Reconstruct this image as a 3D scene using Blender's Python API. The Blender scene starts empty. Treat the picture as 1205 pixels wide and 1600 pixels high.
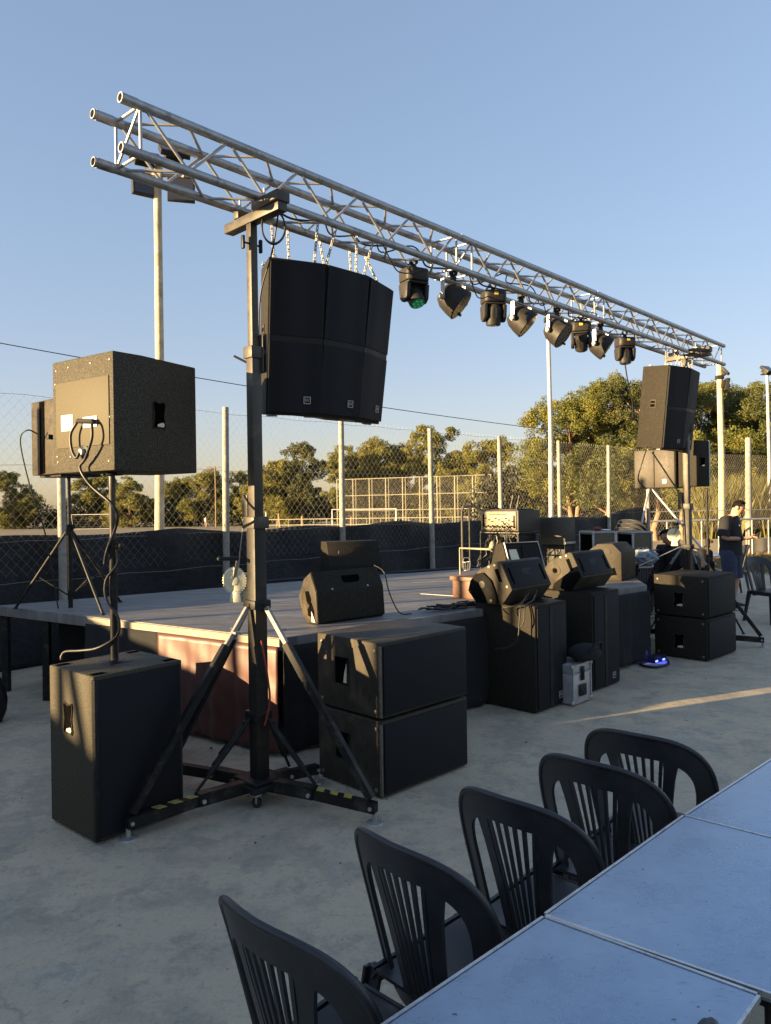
import bpy, bmesh, math, random
import numpy as np
from mathutils import Vector as V, Matrix, Euler
random.seed(7)
S = bpy.context.scene
COL = S.collection
R = math.radians
PI = math.pi

# ------------------------------------------------------------------ node helpers / materials
def nt_new(name):
    m = bpy.data.materials.new(name); m.use_nodes = True
    nt = m.node_tree
    b = nt.nodes['Principled BSDF']
    return m, nt, b
def setc(b, k, v):
    if k in b.inputs: b.inputs[k].default_value = v
def N(nt, t, **kw):
    n = nt.nodes.new(t)
    for k, v in kw.items():
        if k.startswith('i_'): n.inputs[k[2:].replace('_', ' ')].default_value = v
        else: setattr(n, k, v)
    return n
def ramp(nt, fac, stops):
    r = nt.nodes.new('ShaderNodeValToRGB')
    cr = r.color_ramp
    while len(cr.elements) < len(stops): cr.elements.new(0.5)
    for e, (p, c) in zip(cr.elements, stops):
        e.position = p
        e.color = (c[0], c[1], c[2], 1) if isinstance(c, (tuple, list)) else (c, c, c, 1)
    nt.links.new(fac, r.inputs[0])
    return r.outputs[0]
def noise(nt, scale, detail=4, rough=.6, coord='Object', vec=None):
    if vec is None:
        tc = nt.nodes.new('ShaderNodeTexCoord'); vec = tc.outputs[coord]
    n = nt.nodes.new('ShaderNodeTexNoise')
    n.inputs['Scale'].default_value = scale; n.inputs['Detail'].default_value = detail
    n.inputs['Roughness'].default_value = rough
    nt.links.new(vec, n.inputs['Vector'])
    return n.outputs['Fac']
def mixc(nt, fac, a, b, mode='MIX'):
    m = nt.nodes.new('ShaderNodeMix'); m.data_type = 'RGBA'; m.blend_type = mode
    for sock, val in ((m.inputs[0], fac), (m.inputs[6], a), (m.inputs[7], b)):
        if hasattr(val, 'is_linked') or isinstance(val, bpy.types.NodeSocket): nt.links.new(val, sock)
        elif isinstance(val, (tuple, list)): sock.default_value = (val[0], val[1], val[2], 1)
        else: sock.default_value = val
    return m.outputs[2]
def bump(nt, b, h, strength, dist=.01):
    n = nt.nodes.new('ShaderNodeBump'); n.inputs['Strength'].default_value = strength
    n.inputs['Distance'].default_value = dist
    nt.links.new(h, n.inputs['Height']); nt.links.new(n.outputs[0], b.inputs['Normal'])
def sc(c, k): return tuple(min(1, x*k) for x in c)
def mat(name, col, rough=.5, metal=0, var=.25, vs=6, bs=0, bst=.3, bd=.004, spec=None, rv=.1, dirt=None):
    m, nt, b = nt_new(name)
    f = noise(nt, vs, 5, .65)
    c = ramp(nt, f, [(.3, sc(col, 1-var)), (.7, sc(col, 1+var))])
    if dirt:
        f2 = ramp(nt, noise(nt, vs*.6+1.3, 8, .75), [(.52, 0), (.68, 1)])
        c = mixc(nt, f2, c, dirt)
    nt.links.new(c, b.inputs['Base Color'])
    nt.links.new(ramp(nt, f, [(.25, max(0, rough-rv)), (.75, min(1, rough+rv))]), b.inputs['Roughness'])
    b.inputs['Metallic'].default_value = metal
    if spec is not None: setc(b, 'Specular IOR Level', spec)
    if bs: bump(nt, b, noise(nt, bs, 3, .6), bst, bd)
    return m

M = {}
M['box'] = mat('speaker_paint', (.026, .023, .018), .65, 0, .3, 60, 260, .55, .004, spec=.10, dirt=(.045, .039, .03))
M['boxworn'] = mat('worn_speaker_paint', (.042, .035, .026), .55, 0, .4, 9, 180, .5, .004, spec=.18, dirt=(.085, .066, .042))
def speckle():
    m, nt, b = nt_new('speckled_paint')
    f = noise(nt, 120, 4, .75)
    c = ramp(nt, f, [(.34, (.016, .015, .012)), (.50, (.05, .045, .033)), (.62, (.085, .074, .05)), (.74, (.30, .25, .16))])
    nt.links.new(c, b.inputs['Base Color']); b.inputs['Roughness'].default_value = .6; setc(b, 'Specular IOR Level', .18)
    bump(nt, b, f, .6, .004); return m
M['speck'] = speckle()
def grille():
    m, nt, b = nt_new('steel_grille')
    tc = N(nt, 'ShaderNodeTexCoord')
    v = N(nt, 'ShaderNodeTexVoronoi'); v.inputs['Scale'].default_value = 190; v.inputs['Randomness'].default_value = 0
    nt.links.new(tc.outputs['Object'], v.inputs['Vector'])
    h = ramp(nt, v.outputs['Distance'], [(.28, 0), (.42, 1)])
    c = mixc(nt, h, (.005, .005, .006), (.016, .016, .019))
    f = noise(nt, 4, 5, .6)
    c = mixc(nt, ramp(nt, f, [(.4, 0), (.8, .6)]), c, (.017, .016, .016))
    nt.links.new(c, b.inputs['Base Color']); b.inputs['Roughness'].default_value = .6; setc(b, 'Specular IOR Level', .15)
    bump(nt, b, h, .4, .003); return m
M['grille'] = grille()
M['hole'] = mat('black_and_recess_shade', (.004, .004, .004), .9, spec=0)  # near-black for dark parts, and for recess shade on flat patches
M['cheek'] = mat('cheek_plastic', (.005, .005, .005), .6, 0, .2, 20, 260, .3, .003, spec=.06)
M['blackmetal'] = mat('black_steel', (.013, .0125, .012), .5, 0, .3, 12, 120, .15, .002, spec=.22, dirt=(.06, .05, .04))
M['mastpaint'] = mat('worn_black_tube', (.048, .041, .031), .5, .1, .35, 10, 90, .2, .002, dirt=(.10, .08, .055))
M['adjust'] = mat('dull_zinc', (.26, .25, .235), .6, .3, .25, 20)
M['rimmetal'] = mat('polished_edge', (.62, .62, .62), .28, .85, .2, 9, dirt=(.2, .2, .2))
M['lowmast'] = mat('shade_dark_scratched_tube', (.022, .019, .015), .5, 0, .4, 9, 90, .2, .002, spec=.25, dirt=(.05, .042, .03))  # shade on the lower column is put into this darker tube colour
M['silver'] = mat('galvanised', (.40, .39, .37), .5, .6, .2, 15)
M['alu'] = mat('truss_aluminium', (.40, .40, .40), .46, .85, .25, 14, 160, .12, .002, dirt=(.17, .16, .15))
M['alub'] = mat('bright_aluminium', (.38, .38, .385), .5, .7, .15, 20)
M['chain'] = mat('zinc_chain', (.36, .35, .33), .55, .5, .15, 30)
M['winch'] = mat('cream_zinc', (.72, .67, .48), .45, .25, .12, 20)
M['plastic'] = mat('black_chair_plastic', (.022, .023, .027), .42, 0, .3, 7, 350, .2, .002, spec=.45, dirt=(.038, .038, .040))
M['blackplastic'] = mat('moulded_plastic', (.014, .014, .015), .5, 0, .2, 14, 300, .3, .003, spec=.25)
M['rubber'] = mat('cable_rubber', (.012, .012, .012), .5, 0, .2, 20)
M['lampbody'] = mat('lamp_housing', (.026, .024, .022), .5, 0, .25, 16, 160, .2, .003, spec=.25, dirt=(.045, .04, .033))
M['logo'] = mat('badge_silver', (.42, .42, .42), .4, .3, .1)
M['logodark'] = mat('logo_grey', (.012, .015, .02), .5, 0, .1)
M['logowhite'] = mat('stencil_white', (.6, .58, .52), .7, 0, .2, 60)
M['white'] = mat('white_paint', (.75, .74, .7), .55, 0, .08, 6)
M['label'] = mat('paper_label', (.85, .83, .78), .6, 0, .05)
M['yellow'] = mat('yellow_tape', (.36, .30, .07), .6, 0, .35, 25)
M['ylabel'] = mat('warning_sticker', (.8, .5, .04), .5, 0, .1)
M['speckpanel'] = mat('amp_panel_paint', (.086, .075, .050), .6, 0, .25, 150, 150, .4, .003, spec=.18)
M['screw'] = mat('dull_screw', (.16, .15, .12), .5, .3, .2)
M['case'] = mat('flight_case_panel', (.10, .085, .055), .55, 0, .2, 20, 200, .2)
M['alucase'] = mat('silver_case', (.42, .42, .43), .45, .5, .2, 14, 90, .2, .002)
M['wood'] = mat('brown_board', (.11, .05, .028), .55, 0, .3, 7, 60, .2)
M['pole'] = mat('wooden_pole', (.52, .43, .29), .8, 0, .25, 5, 40, .4, .01, dirt=(.30, .23, .15))
M['concpost'] = mat('concrete_post', (.33, .31, .26), .85, 0, .25, 9, 60, .4, .006, dirt=(.20, .185, .155))
M['steelpost'] = mat('steel_post', (.50, .49, .45), .5, .4, .2, 9)
M['wire'] = mat('galvanised_wire', (.30, .28, .245), .55, .3, .25, 3)
M['farpost'] = mat('far_painted_post', (.30, .28, .19), .7, 0, .15, 3)
M['lampglass'] = mat('lamp_glass', (.05, .05, .06), .15, 0, .1)
M['skin'] = mat('skin', (.50, .27, .17), .5, 0, .12, 30)
M['hair'] = mat('black_hair', (.008, .006, .005), .75, 0, .3, 60, 300, .5, spec=.1)
M['shirt'] = mat('black_cotton', (.018, .018, .02), .9, 0, .25, 14, 30, .5, .01)
M['denim'] = mat('denim', (.035, .045, .085), .9, 0, .3, 30, 200, .3)
M['shoe'] = mat('sneaker_black', (.02, .02, .022), .6, 0, .2)
M['tablecloth'] = mat('pale_tabletop', (.55, .60, .72), .45, 0, .1, 5)
M['plaster'] = mat('old_plaster', (.45, .42, .36), .9, 0, .15, 2, 30, .3)
M['bark'] = mat('pine_bark', (.26, .17, .11), .95, 0, .35, 7, 18, .9, .04)
M['brickwall'] = mat('low_wall_render', (.40, .34, .24), .9, 0, .2, 2, 25, .4)

def emis(name, col, e, base=(.02, .02, .02)):
    m, nt, b = nt_new(name); b.inputs['Base Color'].default_value = (*base, 1)
    b.inputs['Emission Color'].default_value = (*col, 1); b.inputs['Emission Strength'].default_value = e
    return m
M['green'] = emis('green_led', (.02, .5, .16), .015, (.01, .1, .05))
M['blue'] = emis('blue_led', (.05, .08, 1), 3)
M['redled'] = emis('red_led', (1, .35, .15), .5)

def concrete():
    m, nt, b = nt_new('concrete_slab')
    tc = N(nt, 'ShaderNodeTexCoord'); vec = tc.outputs['Object']
    big = noise(nt, .55, 6, .62, vec=vec); mid = noise(nt, 2.6, 8, .72, vec=vec)
    fine = noise(nt, 60, 5, .75, vec=vec); dots = noise(nt, 17, 3, .5, vec=vec)
    c = ramp(nt, big, [(.3, (.45, .385, .285)), (.5, (.54, .45, .315)), (.7, (.59, .485, .33))])
    c = mixc(nt, ramp(nt, mid, [(.47, 0), (.56, .5), (.70, .9)]), c, (.29, .26, .205))
    c = mixc(nt, ramp(nt, noise(nt, 1.3, 9, .8, vec=vec), [(.54, 0), (.63, .8)]), c, (.53, .47, .36))
    c = mixc(nt, ramp(nt, fine, [(.3, .22), (.5, 0)]), c, (.14, .135, .12))
    c = mixc(nt, ramp(nt, fine, [(.62, 0), (.8, .35)]), c, (.50, .48, .44))
    c = mixc(nt, ramp(nt, dots, [(.70, 0), (.73, .6)]), c, (.12, .11, .09))
    gr = noise(nt, 24, 9, .82, vec=vec); wr = noise(nt, 4.5, 7, .75, vec=vec)
    c = mixc(nt, ramp(nt, gr, [(.36, .55), (.47, 0)]), c, (.20, .185, .155))
    c = mixc(nt, ramp(nt, gr, [(.56, 0), (.68, .5)]), c, (.60, .53, .40))
    c = mixc(nt, ramp(nt, wr, [(.54, 0), (.60, .45), (.72, .7)]), c, (.27, .245, .20))
    # hairline cracks
    wn = N(nt, 'ShaderNodeTexNoise'); wn.inputs['Scale'].default_value = 1.6; wn.inputs['Detail'].default_value = 5
    nt.links.new(vec, wn.inputs['Vector'])
    ad = N(nt, 'ShaderNodeVectorMath', operation='MULTIPLY_ADD'); nt.links.new(wn.outputs['Color'], ad.inputs[0])
    ad.inputs[1].default_value = (.8, .8, .8); nt.links.new(vec, ad.inputs[2])
    vo = N(nt, 'ShaderNodeTexVoronoi', feature='DISTANCE_TO_EDGE'); vo.inputs['Scale'].default_value = .42
    nt.links.new(ad.outputs[0], vo.inputs['Vector'])
    cr = ramp(nt, vo.outputs['Distance'], [(0, .5), (.0025, .3), (.006, 0)])
    msk = ramp(nt, noise(nt, .9, 2, .5, vec=vec), [(.60, 0), (.66, .8)])
    mm = N(nt, 'ShaderNodeMath', operation='MULTIPLY'); nt.links.new(cr, mm.inputs[0]); nt.links.new(msk, mm.inputs[1])
    c = mixc(nt, mm.outputs[0], c, (.07, .068, .062))
    nt.links.new(c, b.inputs['Base Color'])
    nt.links.new(ramp(nt, mid, [(.3, .82), (.7, .62)]), b.inputs['Roughness'])
    ah = N(nt, 'ShaderNodeMath', operation='ADD'); nt.links.new(fine, ah.inputs[0]); nt.links.new(mid, ah.inputs[1])
    bump(nt, b, ah.outputs[0], .35, .012); return m
M['concrete'] = concrete()
def stagefloor():
    m, nt, b = nt_new('stage_deck')
    tc = N(nt, 'ShaderNodeTexCoord'); vec = tc.outputs['Object']
    mp = N(nt, 'ShaderNodeMapping'); mp.inputs['Rotation'].default_value = (0, 0, R(-41)); mp.inputs['Scale'].default_value = (1, 6, 1)
    nt.links.new(vec, mp.inputs[0])
    a = noise(nt, 2, 7, .7, vec=mp.outputs[0]); f = noise(nt, 5, 6, .7, vec=vec)
    c = ramp(nt, a, [(.3, (.105, .10, .097)), (.55, (.19, .18, .17)), (.75, (.32, .30, .27))])
    c = mixc(nt, ramp(nt, f, [(.5, 0), (.66, .6)]), c, (.13, .125, .12))
    br = N(nt, 'ShaderNodeTexBrick'); br.inputs['Scale'].default_value = .5; br.inputs['Mortar Size'].default_value = .0025
    br.inputs['Color1'].default_value = br.inputs['Color2'].default_value = (1, 1, 1, 1); br.inputs['Mortar'].default_value = (0, 0, 0, 1)
    m2 = N(nt, 'ShaderNodeMapping'); m2.inputs['Rotation'].default_value = (0, 0, R(-41)); nt.links.new(vec, m2.inputs[0])
    nt.links.new(m2.outputs[0], br.inputs['Vector'])
    c = mixc(nt, br.outputs['Fac'], c, (.09, .09, .09))
    nt.links.new(c, b.inputs['Base Color']); b.inputs['Roughness'].default_value = .62
    bump(nt, b, f, .25, .006); return m
M['deck'] = stagefloor()
def cloth(name, col, rough=.75, sheen=.0):
    m, nt, b = nt_new(name)
    f = noise(nt, 3, 5, .6); w = noise(nt, 700, 2, .5)
    c = ramp(nt, f, [(.3, sc(col, .75)), (.7, sc(col, 1.25))])
    nt.links.new(c, b.inputs['Base Color']); b.inputs['Roughness'].default_value = rough
    bump(nt, b, w, .3, .001); return m
M['redcloth'] = cloth('maroon_satin', (.088, .033, .027), .45)
M['blackcloth'] = cloth('black_molton', (.012, .012, .013), .95)
def screencloth():
    m, nt, b = nt_new('black_netting')
    tc = N(nt, 'ShaderNodeTexCoord')
    mp = N(nt, 'ShaderNodeMapping'); mp.inputs['Rotation'].default_value = (0, R(35), R(-47)); mp.inputs['Scale'].default_value = (2.2, 9, 9)
    nt.links.new(tc.outputs['Object'], mp.inputs[0])
    f = noise(nt, 1.6, 6, .75, vec=mp.outputs[0])
    c = ramp(nt, f, [(.35, (.006, .007, .009)), (.6, (.02, .021, .024)), (.78, (.055, .056, .06))])
    nt.links.new(c, b.inputs['Base Color']); b.inputs['Roughness'].default_value = .7
    bump(nt, b, f, .8, .05); return m
M['screen'] = screencloth()
def tabletop():
    m, nt, b = nt_new('zinc_tabletop')
    tc = N(nt, 'ShaderNodeTexCoord'); vec = tc.outputs['Object']
    mp = N(nt, 'ShaderNodeMapping'); mp.inputs['Rotation'].default_value = (0, 0, R(-50)); mp.inputs['Scale'].default_value = (1, 4, 1)
    nt.links.new(vec, mp.inputs[0])
    f = noise(nt, 3.2, 9, .72, vec=vec); s = noise(nt, 26, 7, .8, vec=mp.outputs[0]); sp = noise(nt, 42, 2, .5, vec=vec)
    c = ramp(nt, f, [(.3, (.27, .34, .45)), (.55, (.37, .46, .58)), (.75, (.46, .55, .66))])
    c = mixc(nt, ramp(nt, s, [(.56, 0), (.70, .75)]), c, (.17, .205, .26))
    c = mixc(nt, ramp(nt, sp, [(.74, 0), (.77, .8)]), c, (.06, .065, .08))
    nt.links.new(c, b.inputs['Base Color'])
    nt.links.new(ramp(nt, f, [(.3, .20), (.7, .40)]), b.inputs['Roughness'])
    b.inputs['Metallic'].default_value = .7
    bump(nt, b, s, .03, .001); return m
M['table'] = tabletop()
def leafmat(name, a, b_, trans=.25):
    m, nt, b = nt_new(name)
    oi = N(nt, 'ShaderNodeObjectInfo')
    f = noise(nt, .55, 3, .6); g = noise(nt, 9, 2, .5)
    c = mixc(nt, ramp(nt, f, [(.35, 0), (.65, 1)]), a, b_)
    c = mixc(nt, ramp(nt, g, [(.3, .5), (.7, 0)]), c, sc(a, .55))
    nt.links.new(c, b.inputs['Base Color']); b.inputs['Roughness'].default_value = .65
    tr = N(nt, 'ShaderNodeBsdfTranslucent'); nt.links.new(c, tr.inputs['Color'])
    mx = N(nt, 'ShaderNodeMixShader'); mx.inputs[0].default_value = trans
    nt.links.new(b.outputs[0], mx.inputs[1]); nt.links.new(tr.outputs[0], mx.inputs[2])
    nt.links.new(mx.outputs[0], nt.nodes['Material Output'].inputs['Surface']); return m
M['pine'] = leafmat('pine_needles', (.095, .118, .020), (.235, .212, .032))
M['pine2'] = leafmat('pine_needles_dark', (.06, .078, .020), (.125, .122, .028))
M['shrubleaf'] = leafmat('shrub_leaves', (.045, .055, .020), (.10, .092, .028))
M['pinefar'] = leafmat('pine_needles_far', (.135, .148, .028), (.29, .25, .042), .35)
M['darkleaf'] = leafmat('painted_shade_leaves', (.018, .022, .010), (.035, .036, .014), .1)  # canopy shade is put into these darker leaves
M['dry'] = leafmat('dry_grass', (.26, .19, .075), (.36, .27, .11), .3)
M['reed'] = leafmat('reed_leaves', (.10, .105, .02), (.19, .16, .04), .25)
def earth():
    m, nt, b = nt_new('dry_field')
    f = noise(nt, .12, 6, .65); g = noise(nt, 2.2, 6, .7)
    c = ramp(nt, f, [(.35, (.20, .15, .085)), (.6, (.27, .21, .12))])
    c = mixc(nt, ramp(nt, g, [(.45, 0), (.7, .7)]), c, (.13, .12, .055))
    nt.links.new(c, b.inputs['Base Color']); b.inputs['Roughness'].default_value = .95
    bump(nt, b, g, .6, .05); return m
M['earth'] = earth()

# ------------------------------------------------------------------ mesh builder
class MB:
    def __init__(s): s.v = []; s.f = []; s.m = []
    def add(s, vs, fs, mi=0):
        o = len(s.v); s.v += [tuple(p) for p in vs]; s.f += [[i+o for i in f] for f in fs]; s.m += [mi]*len(fs); return s
    def box(s, x0, x1, y0, y1, z0, z1, bev=0, seg=2, mi=0, rot=None, piv=None):
        bm = bmesh.new(); bmesh.ops.create_cube(bm, size=1)
        for v in bm.verts:
            v.co = V(((x0+x1)/2+v.co.x*(x1-x0), (y0+y1)/2+v.co.y*(y1-y0), (z0+z1)/2+v.co.z*(z1-z0)))
        if bev: bmesh.ops.bevel(bm, geom=bm.edges[:], offset=bev, segments=seg, affect='EDGES', profile=.5)
        s.take(bm, mi, rot, piv); return s
    def take(s, bm, mi=0, rot=None, piv=None):
        bm.verts.index_update()
        vs = [v.co.copy() for v in bm.verts]
        if rot is not None:
            p = V(piv) if piv is not None else V((0, 0, 0)); vs = [rot @ (v-p)+p for v in vs]
        s.add(vs, [[v.index for v in f.verts] for f in bm.faces], mi); bm.free()
    def prism(s, pts, ext, bev=0, mi=0):          # polygon (3D points) extruded by a vector
        bm = bmesh.new(); e = V(ext)
        a = [bm.verts.new(V(p)) for p in pts]; b = [bm.verts.new(V(p)+e) for p in pts]
        n = len(pts)
        bm.faces.new(a[::-1]); bm.faces.new(b)
        for i in range(n): bm.faces.new((a[i], a[(i+1) % n], b[(i+1) % n], b[i]))
        bmesh.ops.recalc_face_normals(bm, faces=bm.faces[:])
        if bev: bmesh.ops.bevel(bm, geom=bm.edges[:], offset=bev, segments=2, affect='EDGES', profile=.5)
        s.take(bm, mi); return s
    def bar(s, p0, p1, w, h, up=(0, 0, 1), bev=0, mi=0, w1=None, h1=None):
        p0 = V(p0); p1 = V(p1); d = (p1-p0).normalized(); u = V(up)
        if abs(d.dot(u)) > .98: u = V((1, 0, 0)) if abs(d.x) < .9 else V((0, 1, 0))
        x = d.cross(u).normalized(); y = x.cross(d).normalized()
        w1 = w if w1 is None else w1; h1 = h if h1 is None else h1
        a = [p0+x*i*w/2+y*j*h/2 for i, j in ((-1, -1), (1, -1), (1, 1), (-1, 1))]
        b = [p1+x*i*w1/2+y*j*h1/2 for i, j in ((-1, -1), (1, -1), (1, 1), (-1, 1))]
        bm = bmesh.new(); va = [bm.verts.new(q) for q in a]; vb = [bm.verts.new(q) for q in b]
        bm.faces.new(va[::-1]); bm.faces.new(vb)
        for i in range(4): bm.faces.new((va[i], va[(i+1) % 4], vb[(i+1) % 4], vb[i]))
        bmesh.ops.recalc_face_normals(bm, faces=bm.faces[:])
        if bev: bmesh.ops.bevel(bm, geom=bm.edges[:], offset=bev, segments=2, affect='EDGES')
        s.take(bm, mi); return s
    def pipe(s, pts, r, n=10, cap=True, mi=0, r1=None, radii=None, closed=False):
        pts = [V(p) for p in pts]; k = len(pts)
        if radii is None: radii = [r+((r1 if r1 is not None else r)-r)*i/max(1, k-1) for i in range(k)]
        def tan(i):
            if closed: return (pts[(i+1) % k]-pts[i-1]).normalized()
            if i == 0: return (pts[1]-pts[0]).normalized()
            if i == k-1: return (pts[-1]-pts[-2]).normalized()
            return ((pts[i+1]-pts[i]).normalized()+(pts[i]-pts[i-1]).normalized()).normalized()
        t = tan(0); u = t.orthogonal().normalized(); vs = []
        for i in range(k):
            t = tan(i); u = (u-t*u.dot(t))
            u = u.normalized() if u.length > 1e-6 else t.orthogonal().normalized()
            w = t.cross(u)
            for j in range(n):
                a = 2*PI*j/n; vs.append(pts[i]+(u*math.cos(a)+w*math.sin(a))*radii[i])
        fs = []
        for i in range(k if closed else k-1):
            for j in range(n):
                a = i*n+j; b = i*n+(j+1) % n; c = ((i+1) % k)*n+(j+1) % n; d = ((i+1) % k)*n+j
                fs.append([a, b, c, d])
        if cap and not closed: fs.append(list(range(n))[::-1]); fs.append([(k-1)*n+j for j in range(n)])
        s.add(vs, fs, mi); return s
    def ring(s, p0, p1, r, ri, n=20, mi=0):        # hollow tube
        p0 = V(p0); p1 = V(p1); t = (p1-p0).normalized(); u = t.orthogonal().normalized(); w = t.cross(u); vs = []
        for p, rr in ((p0, r), (p1, r), (p1, ri), (p0, ri)):
            for j in range(n): a = 2*PI*j/n; vs.append(p+(u*math.cos(a)+w*math.sin(a))*rr)
        fs = []
        for q in range(4):
            for j in range(n): fs.append([q*n+j, q*n+(j+1) % n, ((q+1) % 4)*n+(j+1) % n, ((q+1) % 4)*n+j])
        s.add(vs, fs, mi); return s
    def lathe(s, prof, o=(0, 0, 0), ax=(0, 0, 1), n=20, mi=0):
        o = V(o); t = V(ax).normalized(); u = t.orthogonal().normalized(); w = t.cross(u); vs = []
        for r, z in prof:
            for j in range(n): a = 2*PI*j/n; vs.append(o+t*z+(u*math.cos(a)+w*math.sin(a))*max(r, 1e-4))
        fs = [[i*n+j, i*n+(j+1) % n, (i+1)*n+(j+1) % n, (i+1)*n+j] for i in range(len(prof)-1) for j in range(n)]
        fs.append(list(range(n))[::-1]); fs.append([(len(prof)-1)*n+j for j in range(n)])
        s.add(vs, fs, mi); return s
    def ell(s, c, rx, ry, rz, n=14, k=8, mi=0, rot=None):
        vs = []; c = V(c)
        for i in range(k+1):
            p = PI*i/k
            for j in range(n):
                a = 2*PI*j/n; q = V((rx*math.sin(p)*math.cos(a), ry*math.sin(p)*math.sin(a), rz*math.cos(p)))
                vs.append(c+(rot @ q if rot else q))
        fs = [[i*n+j, (i+1)*n+j, (i+1)*n+(j+1) % n, i*n+(j+1) % n] for i in range(k) for j in range(n)]
        s.add(vs, fs, mi); return s
    def sheet(s, fn, nu, nv, th=0, mi=0):
        vs = [fn(i/nu, j/nv) for j in range(nv+1) for i in range(nu+1)]
        fs = [[j*(nu+1)+i, j*(nu+1)+i+1, (j+1)*(nu+1)+i+1, (j+1)*(nu+1)+i] for j in range(nv) for i in range(nu)]
        s.add(vs, fs, mi); return s
    def build(s, name, m, parent=None, world=False, origin=None, sharp=35, smooth=True):
        me = bpy.data.meshes.new(name)
        vs = s.v
        o = bpy.data.objects.new(name, me)
        if parent is not None:
            o.parent = parent
            if world:
                mw = Matrix(); q = parent
                while q: mw = Matrix.Translation(q.location) @ q.rotation_euler.to_matrix().to_4x4() @ mw; q = q.parent
                inv = mw.inverted()
                vs = [tuple(inv @ V(p)) for p in vs]
        if origin is not None:
            oo = V(origin); vs = [tuple(V(p)-oo) for p in vs]; o.location = oo
        me.from_pydata(vs, [], s.f)
        ms = m if isinstance(m, (list, tuple)) else [m]
        for x in ms: me.materials.append(M[x] if isinstance(x, str) else x)
        if len(ms) > 1: me.polygons.foreach_set('material_index', s.m)
        bm = bmesh.new(); bm.from_mesh(me); bmesh.ops.recalc_face_normals(bm, faces=bm.faces[:]); bm.to_mesh(me); bm.free()
        if smooth:
            me.polygons.foreach_set('use_smooth', [True]*len(me.polygons))
            me.set_sharp_from_angle(angle=R(sharp))
        me.update(); COL.objects.link(o); return o

def tag(o, label=None, cat=None, group=None, kind=None):
    if label: o['label'] = label
    if cat: o['category'] = cat
    if group: o['group'] = group
    if kind: o['kind'] = kind
    return o
def thing(name, label, cat, loc=(0, 0, 0), rz=0, group=None):
    o = bpy.data.objects.new(name, None); COL.objects.link(o); o.empty_display_size = .1
    o.location = loc; o.rotation_euler = (0, 0, R(rz)); return tag(o, label, cat, group)
def copy_tree(o, parent=None):
    c = o.copy(); COL.objects.link(c)
    if parent is not None: c.parent = parent; c.matrix_parent_inverse = o.matrix_parent_inverse
    for ch in list(o.children): copy_tree(ch, c)
    return c
def dup(o, loc, rz, label, group=None, rot=None):
    c = copy_tree(o); c.location = loc; c.rotation_euler = rot if rot else (0, 0, R(rz)); c['label'] = label
    if group: c['group'] = group
    return c
def text_mb(txt, size, loc, rx, rz, th=.002, align='CENTER', flip=False, ry=0):
    cu = bpy.data.curves.new('t', 'FONT'); cu.body = txt; cu.size = size; cu.extrude = th; cu.align_x = align; cu.align_y = 'CENTER'
    ob = bpy.data.objects.new('t', cu); me = bpy.data.meshes.new_from_object(ob)
    mtx = Matrix.Translation(V(loc)) @ Euler((rx, ry, rz)).to_matrix().to_4x4()
    mb = MB(); mb.add([mtx @ v.co for v in me.vertices], [list(p.vertices) for p in me.polygons])
    bpy.data.objects.remove(ob); bpy.data.curves.remove(cu); bpy.data.meshes.remove(me); return mb

# ------------------------------------------------------------------ camera, world, sun
cam = bpy.data.cameras.new('camera'); co = bpy.data.objects.new('camera', cam); COL.objects.link(co)
co.matrix_world = Matrix.Translation((0, 0, 1.75)) @ Matrix.Rotation(R(90), 4, 'X') @ Matrix.Rotation(R(-.85), 4, 'Z')
cam.sensor_fit = 'VERTICAL'; cam.sensor_height = 36; cam.lens = 1180/1600*36; cam.shift_y = -17/1600
cam.clip_end = 2000; cam.clip_start = .05
S.camera = co
AZ, EL = 22.0, 6.2           # sunlight travels along azimuth AZ (from +X), sun EL degrees up
sdir = V((math.cos(R(AZ))*math.cos(R(EL)), math.sin(R(AZ))*math.cos(R(EL)), -math.sin(R(EL))))
w = bpy.data.worlds.new('World'); S.world = w; w.use_nodes = True
sky = w.node_tree.nodes.new('ShaderNodeTexSky'); sky.sky_type = 'NISHITA'; sky.sun_disc = False
sky.sun_elevation = R(EL); sky.sun_rotation = math.atan2(-sdir.x, -sdir.y)
sky.altitude = 50; sky.air_density = 1.0; sky.dust_density = .6; sky.ozone_density = 1.4
gm = w.node_tree.nodes.new('ShaderNodeGamma'); gm.inputs[1].default_value = .55      # hazier, more even evening sky
w.node_tree.links.new(sky.outputs[0], gm.inputs[0])
tn = w.node_tree.nodes.new('ShaderNodeMix'); tn.data_type = 'RGBA'; tn.blend_type = 'MULTIPLY'; tn.inputs[0].default_value = 1
w.node_tree.links.new(gm.outputs[0], tn.inputs[6]); tn.inputs[7].default_value = (.90, .985, 1.19, 1)
gtc = w.node_tree.nodes.new('ShaderNodeTexCoord'); sx = w.node_tree.nodes.new('ShaderNodeSeparateXYZ'); w.node_tree.links.new(gtc.outputs['Generated'], sx.inputs[0])
ht = ramp(w.node_tree, sx.outputs['Z'], [(.0, (.93, .88, .81)), (.12, (.91, .92, .94)), (.34, (.88, .965, 1.0))])
sc2 = w.node_tree.nodes.new('ShaderNodeMix'); sc2.data_type = 'RGBA'; sc2.blend_type = 'MULTIPLY'; sc2.inputs[0].default_value = 1
w.node_tree.links.new(ht, sc2.inputs[6]); sc2.inputs[7].default_value = (1, 1, 1.19, 1)
w.node_tree.links.new(sc2.outputs[2], tn.inputs[7])
w.node_tree.links.new(tn.outputs[2], w.node_tree.nodes['Background'].inputs[0])
w.node_tree.nodes['Background'].inputs[1].default_value = .098
sun = bpy.data.lights.new('sun', 'SUN'); so = bpy.data.objects.new('sun', sun); COL.objects.link(so)
sun.energy = 5.0; sun.angle = R(.5); sun.color = (1, .71, .36)
so.rotation_euler = sdir.to_track_quat('-Z', 'Y').to_euler(); so.location = (-20, -8, 10)
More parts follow.
